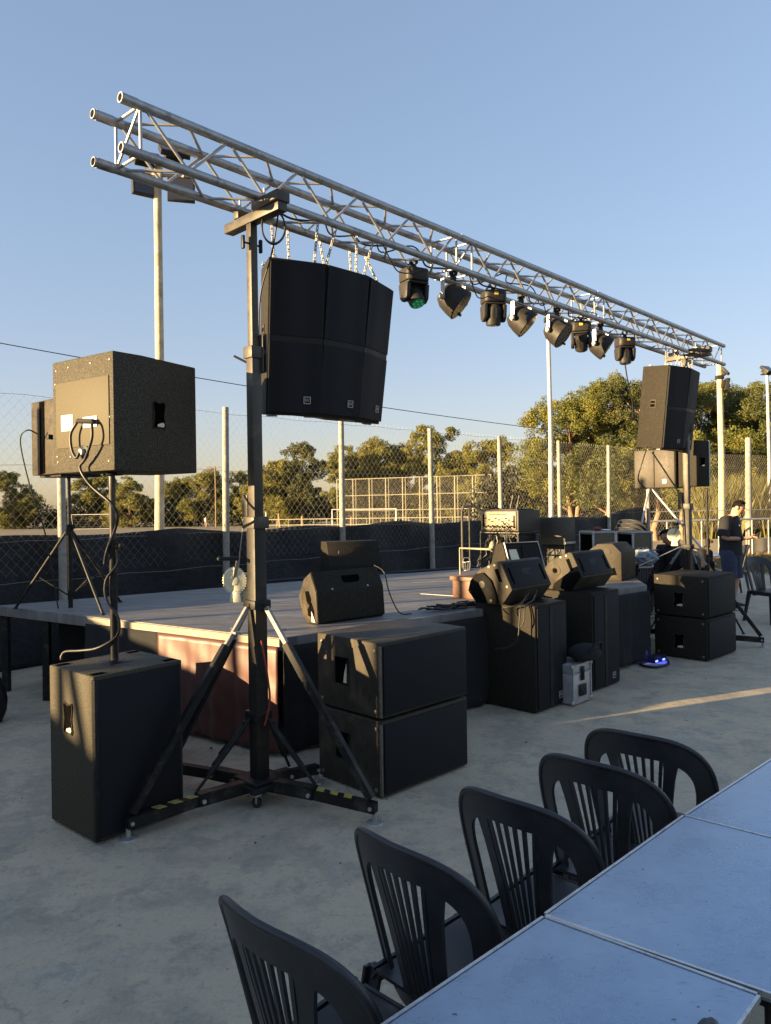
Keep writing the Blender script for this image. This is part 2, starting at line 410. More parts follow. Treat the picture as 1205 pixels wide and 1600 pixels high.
S.view_settings.view_transform = 'Standard'; S.view_settings.look = 'None'
S.view_settings.exposure = 2.1; S.view_settings.gamma = 1
S.render.resolution_x = 771; S.render.resolution_y = 1024

# ------------------------------------------------------------------ ground
def terrain_z(y, x): 
    d = (y-21) if y > 21 else 0
    return -.03-min(d, 160)*.0195
def ground():
    mb = MB(); xs = [-400, -150, -60, -30, -15, 0, 15, 30, 60, 150, 400]; ys = [-60, -20, 0, 10, 18, 21, 26, 35, 50, 80, 120, 181, 300, 600]
    vs = [(x, y, terrain_z(y, x)) for y in ys for x in xs]; n = len(xs)
    mb.add(vs, [[j*n+i, j*n+i+1, (j+1)*n+i+1, (j+1)*n+i] for j in range(len(ys)-1) for i in range(n-1)])
    return tag(mb.build('ground', 'earth'), 'dry sloping sports field of earth and grass beyond the court', None, None, 'structure')
ground()
mb = MB(); mb.prism([(-14, -12, -.2), (16, -12, -.2), (16, 15.6, -.2), (9.5, 15.7, -.2), (7.6, 19.4, -.2), (6.0, 20.1, -.2), (-14, -1.6, -.2)], (0, 0, .2))
tag(mb.build('pavement', 'concrete', smooth=False), 'grey stained concrete slab of the outdoor court', None, None, 'structure')

# ------------------------------------------------------------------ stage
ZS = .815
SC = [V((-.735, 5.21, 0)), V((2.77, 8.04, 0)), V((3.4, 12.0, 0)), V((-3.7, 7.15, 0))]   # front corner, front end, back end, left end
st = thing('stage', 'low portable stage with grey worn deck and cloth skirts', 'stage', SC[0])
mb = MB(); mb.prism([(p.x, p.y, ZS-.09) for p in SC], (0, 0, .09), bev=.004)
mb.build('deck', 'deck', st, True, smooth=False)
def skirt(name, a, b, z0, z1, m, amp=.02, fold=9, seed=1, off=.012):
    rnd = random.Random(seed); a = V(a); b = V(b); d = b-a; L = d.length; n = V((d.y, -d.x, 0)).normalized()
    ph = [rnd.uniform(0, 6.3) for _ in range(6)]
    def fn(u, v):
        x = u*L
        k = (.15+.85*v)
        o = off+amp*k*(math.sin(x*fold+ph[0])+.6*math.sin(x*fold*2.3+ph[1]+v)+.35*math.sin(x*fold*4.7+ph[2]-1.7*v)+.5*math.sin((x*2.5-v*3.0)*fold*.6+ph[3]))
        p = a+d*u+n*(o+amp*1.5)
        return (p.x, p.y, z1+(z0-z1)*v+ (.012*math.sin(x*7+ph[4]) if v == 1 else 0))
    mb = MB(); mb.sheet(fn, int(L*50)+4, 16); o = mb.build(name, m, st, True, sharp=80)
    so_ = o.modifiers.new('thick', 'SOLIDIFY'); so_.thickness = .004; return o
lw = (SC[3]-SC[0])
P1 = SC[0]+lw*.345; P2 = SC[0]+lw*.60
skirt('skirt', P1, SC[0], .03, ZS-.055, 'redcloth', .014, 11, 3)['label'] = 'maroon satin skirt'
skirt('skirt', P2, P1, .03, ZS-.055, 'blackcloth', .016, 9, 4)
skirt('skirt', SC[0], SC[1], .03, ZS-.055, 'blackcloth', .016, 9, 5)
skirt('skirt', SC[1], SC[2], .03, ZS-.055, 'blackcloth', .016, 9, 6)
skirt('skirt', SC[3], P2, .02, ZS-.09, 'blackcloth', .02, 8, 7, -.75)  # inset black sheet added for the shade under the deck
mb = MB(); n_ = V((-lw.y, lw.x, 0)).normalized()
if n_.x > 0: n_ = -n_
for t0, t1 in ((0, .6),):
    a = SC[0]+lw*t0+n_*.012; b = SC[0]+lw*t1+n_*.012
    mb.bar((a.x, a.y, ZS-.034), (b.x, b.y, ZS-.034), .016, .055)
mb.build('edge_trim', mat('pale_plywood_edge', (.30, .25, .18), .7, 0, .3, 6), st, True)
for t in (.62, .80, .985):
    p = SC[0]+lw*t-n_*.06; MB().box(p.x-.03, p.x+.03, p.y-.03, p.y+.03, 0, ZS-.09).build('leg', 'blackmetal', st, True)
for p in ((2.6, 8.2), (3.2, 11.8), (.4, 8.9)):
    MB().box(p[0]-.03, p[0]+.03, p[1]-.03, p[1]+.03, 0, ZS-.09).build('leg', 'blackmetal', st, True)
mb = MB(); mb.bar((.34, 7.57, ZS+.002), (.74, 7.30, ZS+.002), .018, .002); mb.build('tape_strip', 'label', st, True)
mb = MB(); mb.bar((.30, 8.6, ZS+.002), (.95, 8.75, ZS+.002), .02, .002); mb.build('tape_strip', 'steelpost', st, True)
# added dark cloth standing for the shade behind the open left bay
p3 = SC[3]; 
mb = MB()
q1 = V((.2, 7.6, 0)); 
mb.sheet(lambda u, v: (p3.x+.5+(q1.x-p3.x-.5)*u+.03*math.sin(u*60), p3.y+.2+(q1.y-p3.y-.2)*u, (ZS-.1)*v), 60, 6)
mb.build('shade_backing_cloth', 'blackcloth', st, True)

# ------------------------------------------------------------------ speakers
def badge(txt, w_, loc, rx, rz, parent, m='logo', world=False):
    mb = text_mb(txt, w_*.60, loc, rx, rz)
    t = MB(); e = Euler((rx, 0, rz)).to_matrix(); L = V(loc); h = w_/2
    for (x0, x1, y0, y1) in ((-h, h, h-.004, h), (-h, h, -h, -h+.004), (-h, -h+.004, -h+.004, h-.004), (h-.004, h, -h+.004, h-.004)):
        t.add([L+e @ V(q) for q in ((x0, y0, .0), (x1, y0, .0), (x1, y1, .0), (x0, y1, .0), (x0, y0, .003), (x1, y0, .003), (x1, y1, .003), (x0, y1, .003))],
              [[3, 2, 1, 0], [4, 5, 6, 7], [0, 1, 5, 4], [1, 2, 6, 5], [2, 3, 7, 6], [3, 0, 4, 7]])
    mb.add(t.v, t.f); return mb.build('badge', m, parent, world, smooth=False)
def xhandle(parent, o, ex, ez, en, w=.085, h=.14, name='handle_recess'):
    """x-shaped pocket handle: flat patch painted with recess shade, rim and bright cup lip set on a cabinet face; o centre, ex across, ez up, en outward"""
    o = V(o); ex = V(ex); ez = V(ez); en = V(en)
    pts = []
    for i in range(28):
        a = 2*PI*i/28; cx, cy = math.cos(a), math.sin(a)
        k = 1/max(abs(cx), abs(cy)); px, py = cx*k, cy*k
        sq = 1-.24*(1-min(1, abs(abs(px)-abs(py))/1.0 if False else 0))
        pinch = 1-.26*(1-min(abs(px), abs(py)))
        pts.append((px*pinch*w/2, py*(1-.16*(1-abs(px)))*h/2))
    mb = MB(); mb.prism([o+ex*x+ez*y+en*.001 for x, y in pts], en*.0025); r = mb.build(name, 'hole', parent)
    mb = MB(); mb.pipe([o+ex*x*1.04+ez*y*1.04+en*.003 for x, y in pts], .0035, 6, closed=True); mb.build('rim', 'boxworn', r)
    mb = MB(); mb.prism([o+ex*x+ez*y+en*.0038 for x, y in ((-.18*w, -.42*h), (.3*w, -.44*h), (.38*w, -.36*h), (.30*w, -.26*h), (.05*w, -.30*h), (-.14*w, -.34*h))], en*.002)
    mb.build('cup', 'winch', r); return r
def corners(parent, W, D, H, r=.014):
    for x, y, z in ((.03, -.001, .04), (.03, -.001, H-.04), (W-.03, -.001, .04), (W-.03, -.001, H-.04)):
        pass
def sub_cabinet(name, label, loc, rz, W, D, H, m='box', handle=None, grille_face=True, group=None, screws=True, hz=.5, feet=True):
    """cabinet with local origin at its near bottom corner; +X along the audience face, +Y into the stage"""
    t = thing(name, label, 'subwoofer', loc, rz, group)
    b = .008
    mb = MB(); mb.box(0, W, 0, D, .012 if feet else 0, H, b, 3); mb.build('cabinet', m, t)
    if grille_face:
        g = MB(); g.box(.02, W-.02, -.012, -.0005, .03, H-.02, .004); g.build('grille', 'grille', t)
    if handle: xhandle(t, (-.001, D*handle[0], H*handle[1]), (0, -1, 0), (0, 0, 1), (-1, 0, 0), handle[2], handle[3])
    if screws:
        for y, z in ((.045, .05), (.045, H-.05), (D-.045, .05), (D-.045, H-.05)):
            MB().lathe([(.013, 0), (.013, .003), (.007, .006), (.001, .0065)], (-.0005, y, z), (-1, 0, 0), 12).build('corner_bolt', 'screw', t)
    if feet:
        for x in (.06, W-.06):
            for y in (.06, D-.06): MB().box(x-.025, x+.025, y-.025, y+.025, 0, .0118).build('foot', 'rubber', t)
    return t
# left: sub with pole and top box
ls = sub_cabinet('subwoofer', 'tall black subwoofer under the speaker pole beside the truss tower', (-1.513, 3.88, 0), 49.5, .53, .485, .868, 'speck', (.56, .70, .10, .165), True, 'subwoofers', screws=False)
mb = MB(); mb.box(-.004, .02, -.014, .018, .02, .85, .003); mb.build('corner_strip', 'blackmetal', ls)
mb = MB(); mb.box(.20, .34, .20, .34, .8685, .871); mb.lathe([(.05, 0), (.05, .004), (.03, .006)], (.27, .27, .871)); mb.build('pole_plate', 'blackmetal', ls)
for x, y in ((.05, .05), (.48, .05), (.05, .43), (.48, .43)): MB().box(x-.035, x+.035, y-.02, y+.02, .868, .8705).build('stacking_cup', 'hole', ls)
# pole
PX, PY = -1.545, 4.27
sp = thing('speaker_pole', 'black tubular speaker pole rising from the tall subwoofer', 'pole', (PX, PY, .877))
MB().pipe([(0, 0, 0), (0, 0, .68)], .0215, 16).build('tube', 'blackmetal', sp)
MB().pipe([(0, 0, .62), (0, 0, 1.055)], .0175, 16).build('inner_tube', 'mastpaint', sp)
mb = MB(); mb.ring((0, 0, .60), (0, 0, .665), .029, .018); mb.pipe([(.02, -.02, .64), (.06, -.05, .645)], .007); mb.ell((.065, -.055, .645), .014, .014, .018); mb.build('collar', 'blackmetal', sp)
# left top box
def top_box(loc_label, Z0, Nn, Mm, Rr, Lp, h):
    Nn, Mm, Rr, Lp = V(Nn), V(Mm), V(Rr), V(Lp)
    ax = (Lp-Nn).normalized(); mid = (Nn+Lp)/2
    def mirror(p): d = (p-mid).dot(ax); return p-ax*2*d
    M2 = mirror(Mm); R2 = mirror(Rr); base = (Nn+Lp+Rr+R2)/4
    t = thing('loudspeaker', loc_label, 'loudspeaker', (base.x, base.y, Z0), 0, 'pole mounted side fill loudspeakers')
    mb = MB(); mb.prism([(p.x, p.y, Z0) for p in (Nn, Mm, Rr, R2, M2, Lp)], (0, 0, h), bev=.007); mb.build('cabinet', 'speck', t, True)
    return t, Nn, Lp, Mm, Rr, R2, ax
Z0 = 1.938; HH = .645
tb, Nn, Lp, Mm, Rr, R2, ax = top_box('speckled black loudspeaker with a cable looped on its sunlit back', Z0, (-1.455, 4.06, 0), (-1.345, 4.21, 0), (-1.15, 4.62, 0), (-1.93, 4.40, 0), HH)
wid = (Lp-Nn).length; out = V((ax.y, -ax.x, 0)); 
if out.y > 0: out = -out
def F(a, z, o=0): p = Nn+ax*(a*wid)+out*o; return (p.x, p.y, Z0+z*HH)
def facebox(a0, a1, z0, z1, o0, o1):
    m_ = MB(); A, B = F(a0, z0, o0), F(a1, z0, o0); C, D = F(a1, z1, o0), F(a0, z1, o0); e = out*(o1-o0)
    m_.prism([A, B, C, D], e, bev=.002 if o1-o0 > .004 else 0); return m_
pl = facebox(.06, .93, .22, .80, .001, .006).build('rear_panel', 'speckpanel', tb, True)
facebox(.64, .83, .37, .51, .0065, .009).build('paper_label', 'label', tb, True)
facebox(.24, .46, .38, .47, .0065, .010).build('connector_plate', 'silver', tb, True)
mb = MB()
for a, z in ((.05, .93), (.35, .93), (.72, .93), (.95, .80), (.93, .92), (.08, .08), (.3, .12), (.70, .14), (.92, .1), (.93, .15), (.06, .45)):
    mb.lathe([(.007, 0), (.006, .003), (.003, .0035)], F(a, z, 0), tuple(out), 10)
mb.build('screws', 'screw', tb, True)
mb = MB(); mb.lathe([(.043, 0), (.043, .006), (.03, .008), (.03, .004)], F(.47, .17, 0), tuple(out), 24); mb.build('socket', 'blackplastic', tb, True)
mb = MB(); mb.lathe([(.02, 0), (.02, .02), (.014, .024)], F(.47, .17, .007), tuple(out), 16); mb.build('plug', 'logo', tb, True)
mb = MB(); mb.pipe([F(.50, .44, .025), F(.24, .42, .03)], .014, 10); mb.build('connector', 'blackplastic', tb, True)
cN = V(((Mm+Rr)/2)); sd = (Rr-Mm).normalized(); so2 = V((sd.y, -sd.x, 0))
if so2.x < 0: so2 = -so2
pp = Mm+(Rr-Mm)*.28
xhandle(tb, tuple(V((pp.x, pp.y, Z0+.50*HH))-V(tb.location)+so2*.001), tuple(sd), (0, 0, 1), tuple(so2), .105, .155)
mb = MB(); mb.box(-.05, .05, -.05, .05, 0, 0)
mb = MB(); mb.lathe([(.06, 0), (.06, .008), (.03, .012), (.03, .02)], (PX, PY, Z0-.02), (0, 0, 1), 20); mb.build('pole_socket', 'blackmetal', tb, True)
def cable(name, pts, r, label, n=8, smooth=6, m='rubber', group=None):
    P = [V(p) for p in pts]; out_ = []
    for i in range(len(P)-1):
        p0 = P[max(0, i-1)]; p1 = P[i]; p2 = P[i+1]; p3 = P[min(len(P)-1, i+2)]
        for k in range(smooth):
            t = k/smooth
            out_.append(.5*((2*p1)+(p2-p0)*t+(2*p0-5*p1+4*p2-p3)*t*t+(3*p1-p0-3*p2+p3)*t**3))
    out_.append(P[-1]); mb = MB(); mb.pipe(out_, r, n)
    o = mb.build(name, m, origin=P[0], sharp=80)
    return tag(o, label, 'cable', group)
cable('speaker_cable', [F(.24, .42, .032), F(.21, .38, .05), F(.2, .28, .055), F(.27, .18, .05), F(.36, .1, .04), F(.44, .03, .04), F(.30, -.12, .03), F(.02, -.3, .0), (PX+.035, PY-.03, 1.65), (PX-.02, PY-.035, 1.5), (PX-.045, PY-.01, 1.42)], .0085, 'thick black cable looping off the sunlit speaker back down to its pole')
cable('speaker_cable', [F(.47, .17, .03), F(.50, .12, .04), F(.56, .2, .045), F(.57, .33, .045), F(.50, .42, .035)], .0085, 'short black cable looped between the two rear sockets of the speaker')
cable('speaker_cable', [(PX+.03, PY-.03, 1.50), (PX+.035, PY-.03, 1.42), (PX-.03, PY-.03, 1.33), (PX-.03, PY-.03, 1.22), (PX+.034, PY-.03, 1.12), (PX+.03, PY-.035, 1.02), (PX-.08, PY-.02, .95), (PX-.2, PY+.03, .925), (PX-.3, PY+.06, .915), (PX-.325, PY+.06, .89), (PX-.327, PY+.06, .87)], .008, 'black cable wound round the pole and plugged into the subwoofer top')

# second side speaker behind on tripod standing on the stage
def tripod(label, loc, H, spread, rots, zt=.62, group='tripod speaker stands'):
    t = thing('speaker_stand', label, 'stand', loc, 0, group)
    MB().pipe([(0, 0, 0.02), (0, 0, H*.62)], .02, 12).build('pole', 'blackmetal', t)
    MB().pipe([(0, 0, H*.55), (0, 0, H)], .0155, 12).build('inner_tube', 'mastpaint', t)
    mb = MB(); mb.ring((0, 0, zt-.03), (0, 0, zt+.03), .034, .02); mb.ring((0, 0, H*.6), (0, 0, H*.64), .03, .018); mb.ell((.045, -.02, H*.62), .018, .018, .02); mb.build('collar', 'blackmetal', t)
    for a in rots:
        e = V((math.cos(R(a))*spread, math.sin(R(a))*spread, .012))
        l = MB(); l.pipe([(e.x*.06, e.y*.06, zt), e], .0125, 10); lo = l.build('leg', 'blackmetal', t)
        f = MB(); f.ell(e, .022, .022, .012); f.build('rubber_foot', 'rubber', lo)
        s = MB(); s.pipe([(0, 0, .12), (e.x*.55, e.y*.55, .012+(zt-.012)*.45*(1-.1))], .007, 8); s.build('strut', 'blackmetal', t)
    return t
tripod('black tripod stand on the stage corner holding the rear side speaker', (-2.84, 6.78, ZS), 1.20, .55, (170, 60, -40), .70)
zz = ZS+1.19
lb = thing('loudspeaker', 'black loudspeaker on a tripod half hidden behind the speckled one', 'loudspeaker', (-2.82, 6.78, zz), 49, 'pole mounted side fill loudspeakers')
MB().box(-.24, .24, -.24, .24, .02, .67, .008).build('cabinet', 'boxworn', lb)
MB().box(-.245, -.2405, -.02, .07, .03, .66).build('side_strip', 'hole', lb)
MB().box(-.19, .19, -.2, .2, 0, .0195).build('base_plate', 'blackmetal', lb)
mb = MB(); mb.box(-.275, -.242, -.16, -.12, .32, .36, .003); mb.build('connector', 'blackplastic', lb)
cable('speaker_cable', [(-3.0, 6.53, zz+.37), (-3.07, 6.49, zz+.40), (-3.15, 6.53, zz+.3), (-3.09, 6.58, zz-.1), (-3.0, 6.65, zz-.5), (-2.93, 6.73, ZS+.02)], .006, 'thin cable dropping from the rear tripod speaker to the stage')

# stacked subs beside the left mast
for k, (lab, mm) in enumerate((('worn black subwoofer lying at the bottom of the two by the left tower', 'boxworn'), ('scuffed black subwoofer on top of the two by the left tower', 'boxworn'))):
    t = sub_cabinet('subwoofer', lab, (-.046, 4.414, .46*k), 44.5, .79, .575, .457, mm, None, True, 'stacked low subwoofers')
    mb = MB(); mb.box(-.004, -.0005, .285, .395, .17, .33); hr = mb.build('handle_recess', 'hole', t)
    mb = MB(); mb.pipe([(-.005, .28, .165), (-.005, .40, .165), (-.005, .40, .335), (-.005, .28, .335)], .004, 6, closed=True); mb.build('rim', 'blackmetal', hr)
    if k: 
        mb = MB(); mb.prism([(-.008, .29, .18), (-.008, .32, .18), (-.008, .31, .24), (-.008, .29, .30)], (.003, 0, 0)); mb.build('torn_lip', 'winch', hr)
    mb = MB()
    mb.box(-.003, .012, -.004, .012, .02, .44, .002); mb.build('worn_edge', mat('scuffed_edge_%d' % k, (.12, .10, .075), .6, 0, .5, 30), t)

hc = thing('flight_case', 'added unseen sloping lidded case behind the tall subwoofer, shading the maroon skirt', 'flight case', (-1.82, 4.72, 0), 90)  # added out of sight to cast the slanting shadow on the skirt
MB().prism([(0, -.22, .0), (0, .22, .0), (.66, .22, 0), (.66, -.22, 0)], (0, 0, .38), bev=.006).build('body', 'box', hc)
MB().prism([(0, -.22, .384), (0, -.22, .43), (.66, -.22, .64), (.66, -.22, .384)], (0, .44, 0), bev=.006).build('lid', 'box', hc)
# big subs with monitors
b1 = sub_cabinet('subwoofer', 'tall black subwoofer carrying a stage monitor at the middle of the stage front', (1.197, 6.119, 0), 46.5, .49, .60, .878, 'box', None, True, 'tall subwoofers', False)
b2 = sub_cabinet('subwoofer', 'tall black subwoofer with a monitor on it, behind the small silver case', (1.845, 6.798, 0), 45, .49, .62, .888, 'box', None, True, 'tall subwoofers', False)
for t in (b1, b2):
    mb = MB(); mb.box(.20, .245, -.016, -.0125, .03, .86); mb.build('grille_bar', 'blackmetal', t)
    mb = MB(); mb.box(.0, .49, .0, .6, .8885, .8892) if t is b2 else mb.box(.02, .47, .02, .58, .8782, .8790); mb.build('rubber_top', 'blackplastic', t)
    badge('EV', .055, (.36, -.0135, .10), R(90), 0, t)
# right subs
for k, lab in enumerate(('black subwoofer at the bottom of the two before the seated man', 'black subwoofer on top of the two before the seated man, torn lit handle')):
    t = sub_cabinet('subwoofer', lab, (3.372, 7.959, .45*k), 43.5, .73, .59, .447, 'box', (.52, .42, .12, .16), True, 'stacked low subwoofers')
# right stack draped? plain
# aluminium case between big subs
ca = thing('flight_case', 'small silver flight case with black latches between two tall subwoofers', 'flight case', (1.545, 6.335, 0), 45, None)
MB().box(0, .30, 0, .34, .015, .27, .004).build('body', 'alucase', ca)
lid = MB().box(0, .30, 0, .34, .273, .345, .004).build('lid', 'alucase', ca)
mb = MB()
for z in (.262, .338, .02):
    mb.box(-.004, .304, -.005, -.0005, z-.006, z+.006)
for x in (.0, .29):
    mb.box(x-.002, x+.014, -.0075, -.0052, .02, .34)
mb.build('edging', 'alub', ca)
mb = MB(); mb.box(.125, .175, -.016, -.008, .20, .32, .003); mb.box(.14, .16, -.022, -.0165, .22, .30, .002); mb.build('latch', 'blackmetal', ca)
mb = MB(); mb.box(.095, .205, -.016, -.008, .07, .17, .004); mb.pipe([(.11, -.02, .12), (.19, -.02, .12)], .006, 6); mb.build('handle', 'blackmetal', ca)
mb = MB()
for x in (0, .3):
    for z in (.03, .33): mb.ell((x, 0, z), .02, .015, .02)
mb.build('corner_cap', 'silver', ca)
bag = thing('bag', 'soft black bag lying on the small silver flight case', 'bag', (1.70, 6.52, .346), 45)
mb = MB(); mb.ell((0, 0, .075), .17, .13, .075, 18, 10); mb.build('body', 'blackcloth', bag)
mb = MB(); mb.pipe([(-.1, -.1, .1), (-.06, -.13, .17), (.06, -.13, .17), (.1, -.1, .1)], .01, 8); mb.build('strap', 'blackcloth', bag)

# ------------------------------------------------------------------ wedge monitors
def wedge(name, label, loc, rz, L, prof, text=None, side='plain', m='box', group='wedge stage monitors'):
    t = thing(name, label, 'monitor', loc, rz, group)
    mb = MB(); mb.prism([(0, y, z) for y, z in prof], (L, 0, 0), bev=.010); mb.build('cabinet', m, t)
    return t
prof = [(.10, 0), (.36, 0), (.445, .10), (.42, .19), (.33, .285), (.14, .36), (.11, .35), (0, .13)]
def facepanel(t, L):
    a = V((0, 0, .13)); b = V((0, .11, .35)); d = (b-a).normalized(); nrm = V((0, -d.z, d.y))
    def P(x, s, o): q = a+d*s+nrm*o; return (x, q.y, q.z)
    mb = MB(); mb.prism([P(.03, .014, .002), P(L-.03, .014, .002), P(L-.03, .235, .002), P(.03, .235, .002)], nrm*.006, bev=.002); mb.build('grille', 'grille', t)
    for x0 in (.045, L-.085):
        mb = MB(); mb.prism([P(x0, .05, .009), P(x0+.02, .05, .009), P(x0+.02, .19, .009), P(x0, .19, .009)], nrm*.003, bev=.001); mb.build('handle_slot', 'hole', t)
    ang = math.atan2(d.z, d.y)
    q = a+d*.14+nrm*.0085
    text_mb('FBT', .075, (L/2, q.y, q.z), ang, 0, .001).build('logo', 'logodark', t)
def sidepieces(t, cheek):
    if cheek:     # black moulded cheek covering most of the end
        mb = MB(); mb.prism([(-.001, .13, .006), (-.001, .36, .004), (-.001, .44, .10), (-.001, .415, .185), (-.001, .36, .245), (-.001, .28, .26), (-.001, .20, .20), (-.001, .15, .09)], (-.018, 0, 0), bev=.006); mb.build('cheek', 'cheek', t)
        c = MB()
        for y, z in ((.41, .09), (.20, .03)): c.lathe([(.014, 0), (.014, .004), (.006, .005)], (-.0195, y, z), (-1, 0, 0), 12)
        c.lathe([(.03, 0), (.03, .002), (.012, .003), (.012, .0005)], (-.0195, .29, .16), (-1, 0, 0), 16)
        c.build('bolt', 'blackmetal', t)
    else:
        mb = MB(); mb.prism([(-.001, .11, .008), (-.001, .32, .006), (-.001, .30, .06), (-.001, .16, .16), (-.001, .04, .19), (-.001, .015, .15)], (-.014, 0, 0), bev=.005); mb.build('cheek', 'cheek', t)
        c = MB(); c.lathe([(.055, 0), (.055, .004), (.028, .007), (.024, .001), (.002, .0005)], (-.001, .29, .18), (-1, 0, 0), 24); c.build('pole_cup', 'boxworn', t)
        h = MB(); h.lathe([(.022, 0), (.02, .001)], (-.0065, .29, .18), (-1, 0, 0), 18); h.build('hole', 'hole', t)
    mb = MB(); mb.prism([(-.001, .095, .19), (-.001, .13, .19), (-.001, .175, .29), (-.001, .14, .30)], (-.002, 0, 0)); mb.build('handle_recess', 'hole', t)
    s = MB()
    for y, z in ((.05, .155), (.17, .325), (.23, .31)): s.lathe([(.012, 0), (.011, .004), (.004, .004)], (-.0005, y, z), (-1, 0, 0), 12)
    s.build('screws', 'screw', t)
m1 = wedge('stage_monitor', 'wedge monitor with moulded cheek and cables on the tall subwoofer', (1.02, 6.14, .8795), 46, .60, prof, m='boxworn')
facepanel(m1, .60); sidepieces(m1, True)
m2 = wedge('stage_monitor', 'wedge monitor with round pole cup, on the subwoofer behind the silver case', (1.80, 6.93, .890), 45, .58, prof, m='boxworn')
facepanel(m2, .58); sidepieces(m2, False)
MB().box(-.16, .0, .22, .40, 0, .07, .004).build('base_block', 'boxworn', m2) if False else None
profs = [(.0, .02), (.02, .25), (.10, .40), (.19, .345), (.265, .20), (.21, .05), (.15, 0), (.03, 0)]
m3 = wedge('stage_monitor', 'black wedge monitor with oval ports in its lit end, on the deck', (-.52, 5.72, ZS+.001), 40, .66, profs, m='box')
mb = MB(); mb.prism([(-.0005, .13+(y-.13)*.95, .19+(z-.19)*.95) for y, z in profs], (-.003, 0, 0), bev=.001); mb.build('painted_lit_end', 'boxworn', m3)  # sunlight on this end is put into the lighter panel colour
a = V((0, .02, .25)); b = V((0, .10, .40)); d = (b-a).normalized(); nn = V((0, -d.z, d.y))
def P3(x, s, o): q = a+d*s+nn*o; return (x, q.y, q.z)
mb = MB(); mb.prism([P3(.27, .07, .001), P3(.29, .055, .001), P3(.42, .055, .001), P3(.44, .07, .001), P3(.44, .115, .001), P3(.27, .115, .001)], nn*.003); mb.build('handle_recess', 'hole', m3)
mb = MB(); mb.prism([(-.004, .095, .12), (-.004, .15, .17), (-.004, .17, .245), (-.004, .12, .25), (-.004, .09, .19)], (-.003, 0, 0), bev=.001); mb.build('port', 'hole', m3)
mb = MB(); mb.prism([(-.004, .05, .04), (-.004, .13, .06), (-.004, .14, .11), (-.004, .085, .165), (-.004, .05, .10)], (-.003, 0, 0), bev=.001); mb.build('port', 'hole', m3)
mb = MB(); mb.prism([(-.0075, .03, .02), (-.0075, .075, .02), (-.0075, .08, .10)], (-.004, 0, 0)); mb.build('torn_lip', 'winch', m3)
mb = MB()
for x in (.15, .5): mb.lathe([(.008, 0), (.008, .003)], P3(x, .012, 0), tuple(nn), 8)
mb.build('screws', 'logo', m3)
mb = MB(); mb.pipe([(.665, .14, .2), (.70, .14, .2)], .02, 10); mb.build('knob', 'blackplastic', m3)
m4 = wedge('stage_monitor', 'plain black wedge monitor at the back of the stage near the fence screen', (-.72, 9.55, ZS+.001), 20, .70, [(0, .02), (0, .12), (.13, .42), (.40, .42), (.46, .05), (.40, 0), (.04, 0)])
MB().box(.13, .14, .035, .045, .27, .31).build('badge', 'logo', m4)
m5 = wedge('stage_monitor', 'sunlit brownish wedge monitor standing on its end at the far stage front', (2.62, 8.42, ZS+.001), 52, .45, [(.0, 0), (.34, 0), (.46, .13), (.43, .30), (.28, .41), (.10, .42), (0, .32)], m='boxworn')
mb = MB(); mb.lathe([(.04, 0), (.04, .003), (.012, .005)], (-.001, .16, .33), (-1, 0, 0), 16); mb.build('round_badge', 'boxworn', m5)
for q in ((.20, .17), (.10, .10)):
    mb = MB(); mb.prism([(-.001, q[0]-.045, q[1]-.03), (-.001, q[0]+.03, q[1]-.045), (-.001, q[0]+.045, q[1]+.03), (-.001, q[0]-.02, q[1]+.05)], (-.003, 0, 0), bev=.001); mb.build('port', 'hole', m5)
m6 = wedge('stage_monitor', 'wedge monitor with pale metal rim, on the stage behind the first subwoofer monitor', (1.40, 8.42, ZS+.001), 32, .58, [(0, 0), (.35, 0), (.40, .10), (.28, .42), (.16, .44), (.02, .06)])
mb = MB(); mb.pipe([(.02, .005, .06), (.02, .150, .435), (.53, .150, .435), (.53, .005, .06)], .010, 8); mb.build('rim', 'silver', m6)
mb = MB(); mb.prism([(.06, .03, .10), (.20, .03, .10), (.17, .13, .36), (.06, .13, .36)], (0, -.012, .004)); mb.build('horn', 'winch', m6)
mb = MB(); mb.prism([(.22, .03, .10), (.50, .03, .10), (.50, .138, .40), (.26, .138, .40)], (0, -.012, .004)); mb.build('grille', 'grille', m6)
for k, pts in enumerate(([(1.18, 6.27, .97), (1.13, 6.2, .93), (1.09, 6.13, .89), (1.07, 6.10, .80), (1.05, 6.10, .62), (.98, 6.13, .55), (.88, 6.2, .52)],
                         [(1.25, 6.30, .99), (1.2, 6.2, .92), (1.12, 6.12, .88), (1.10, 6.09, .76), (1.06, 6.10, .70)],
                         [(1.0, 6.2, .80), (.95, 6.18, .86), (1.05, 6.14, .885), (1.16, 6.22, .93)])):
    cable('monitor_cable', pts, .006, ('black cable hanging low from the wedge monitor over the tall subwoofer side', 'short black cable trailing from the monitor down the lit subwoofer side', 'black cable curling over the subwoofer edge under the wedge monitor')[k])
cable('monitor_cable', [(-.1, 6.2, ZS+.41), (-.02, 6.1, ZS+.36), (.02, 6.05, ZS+.2), (.1, 6.12, ZS+.03), (.2, 6.2, ZS+.01)], .005, 'thin cable running over the deck monitor to the floor')

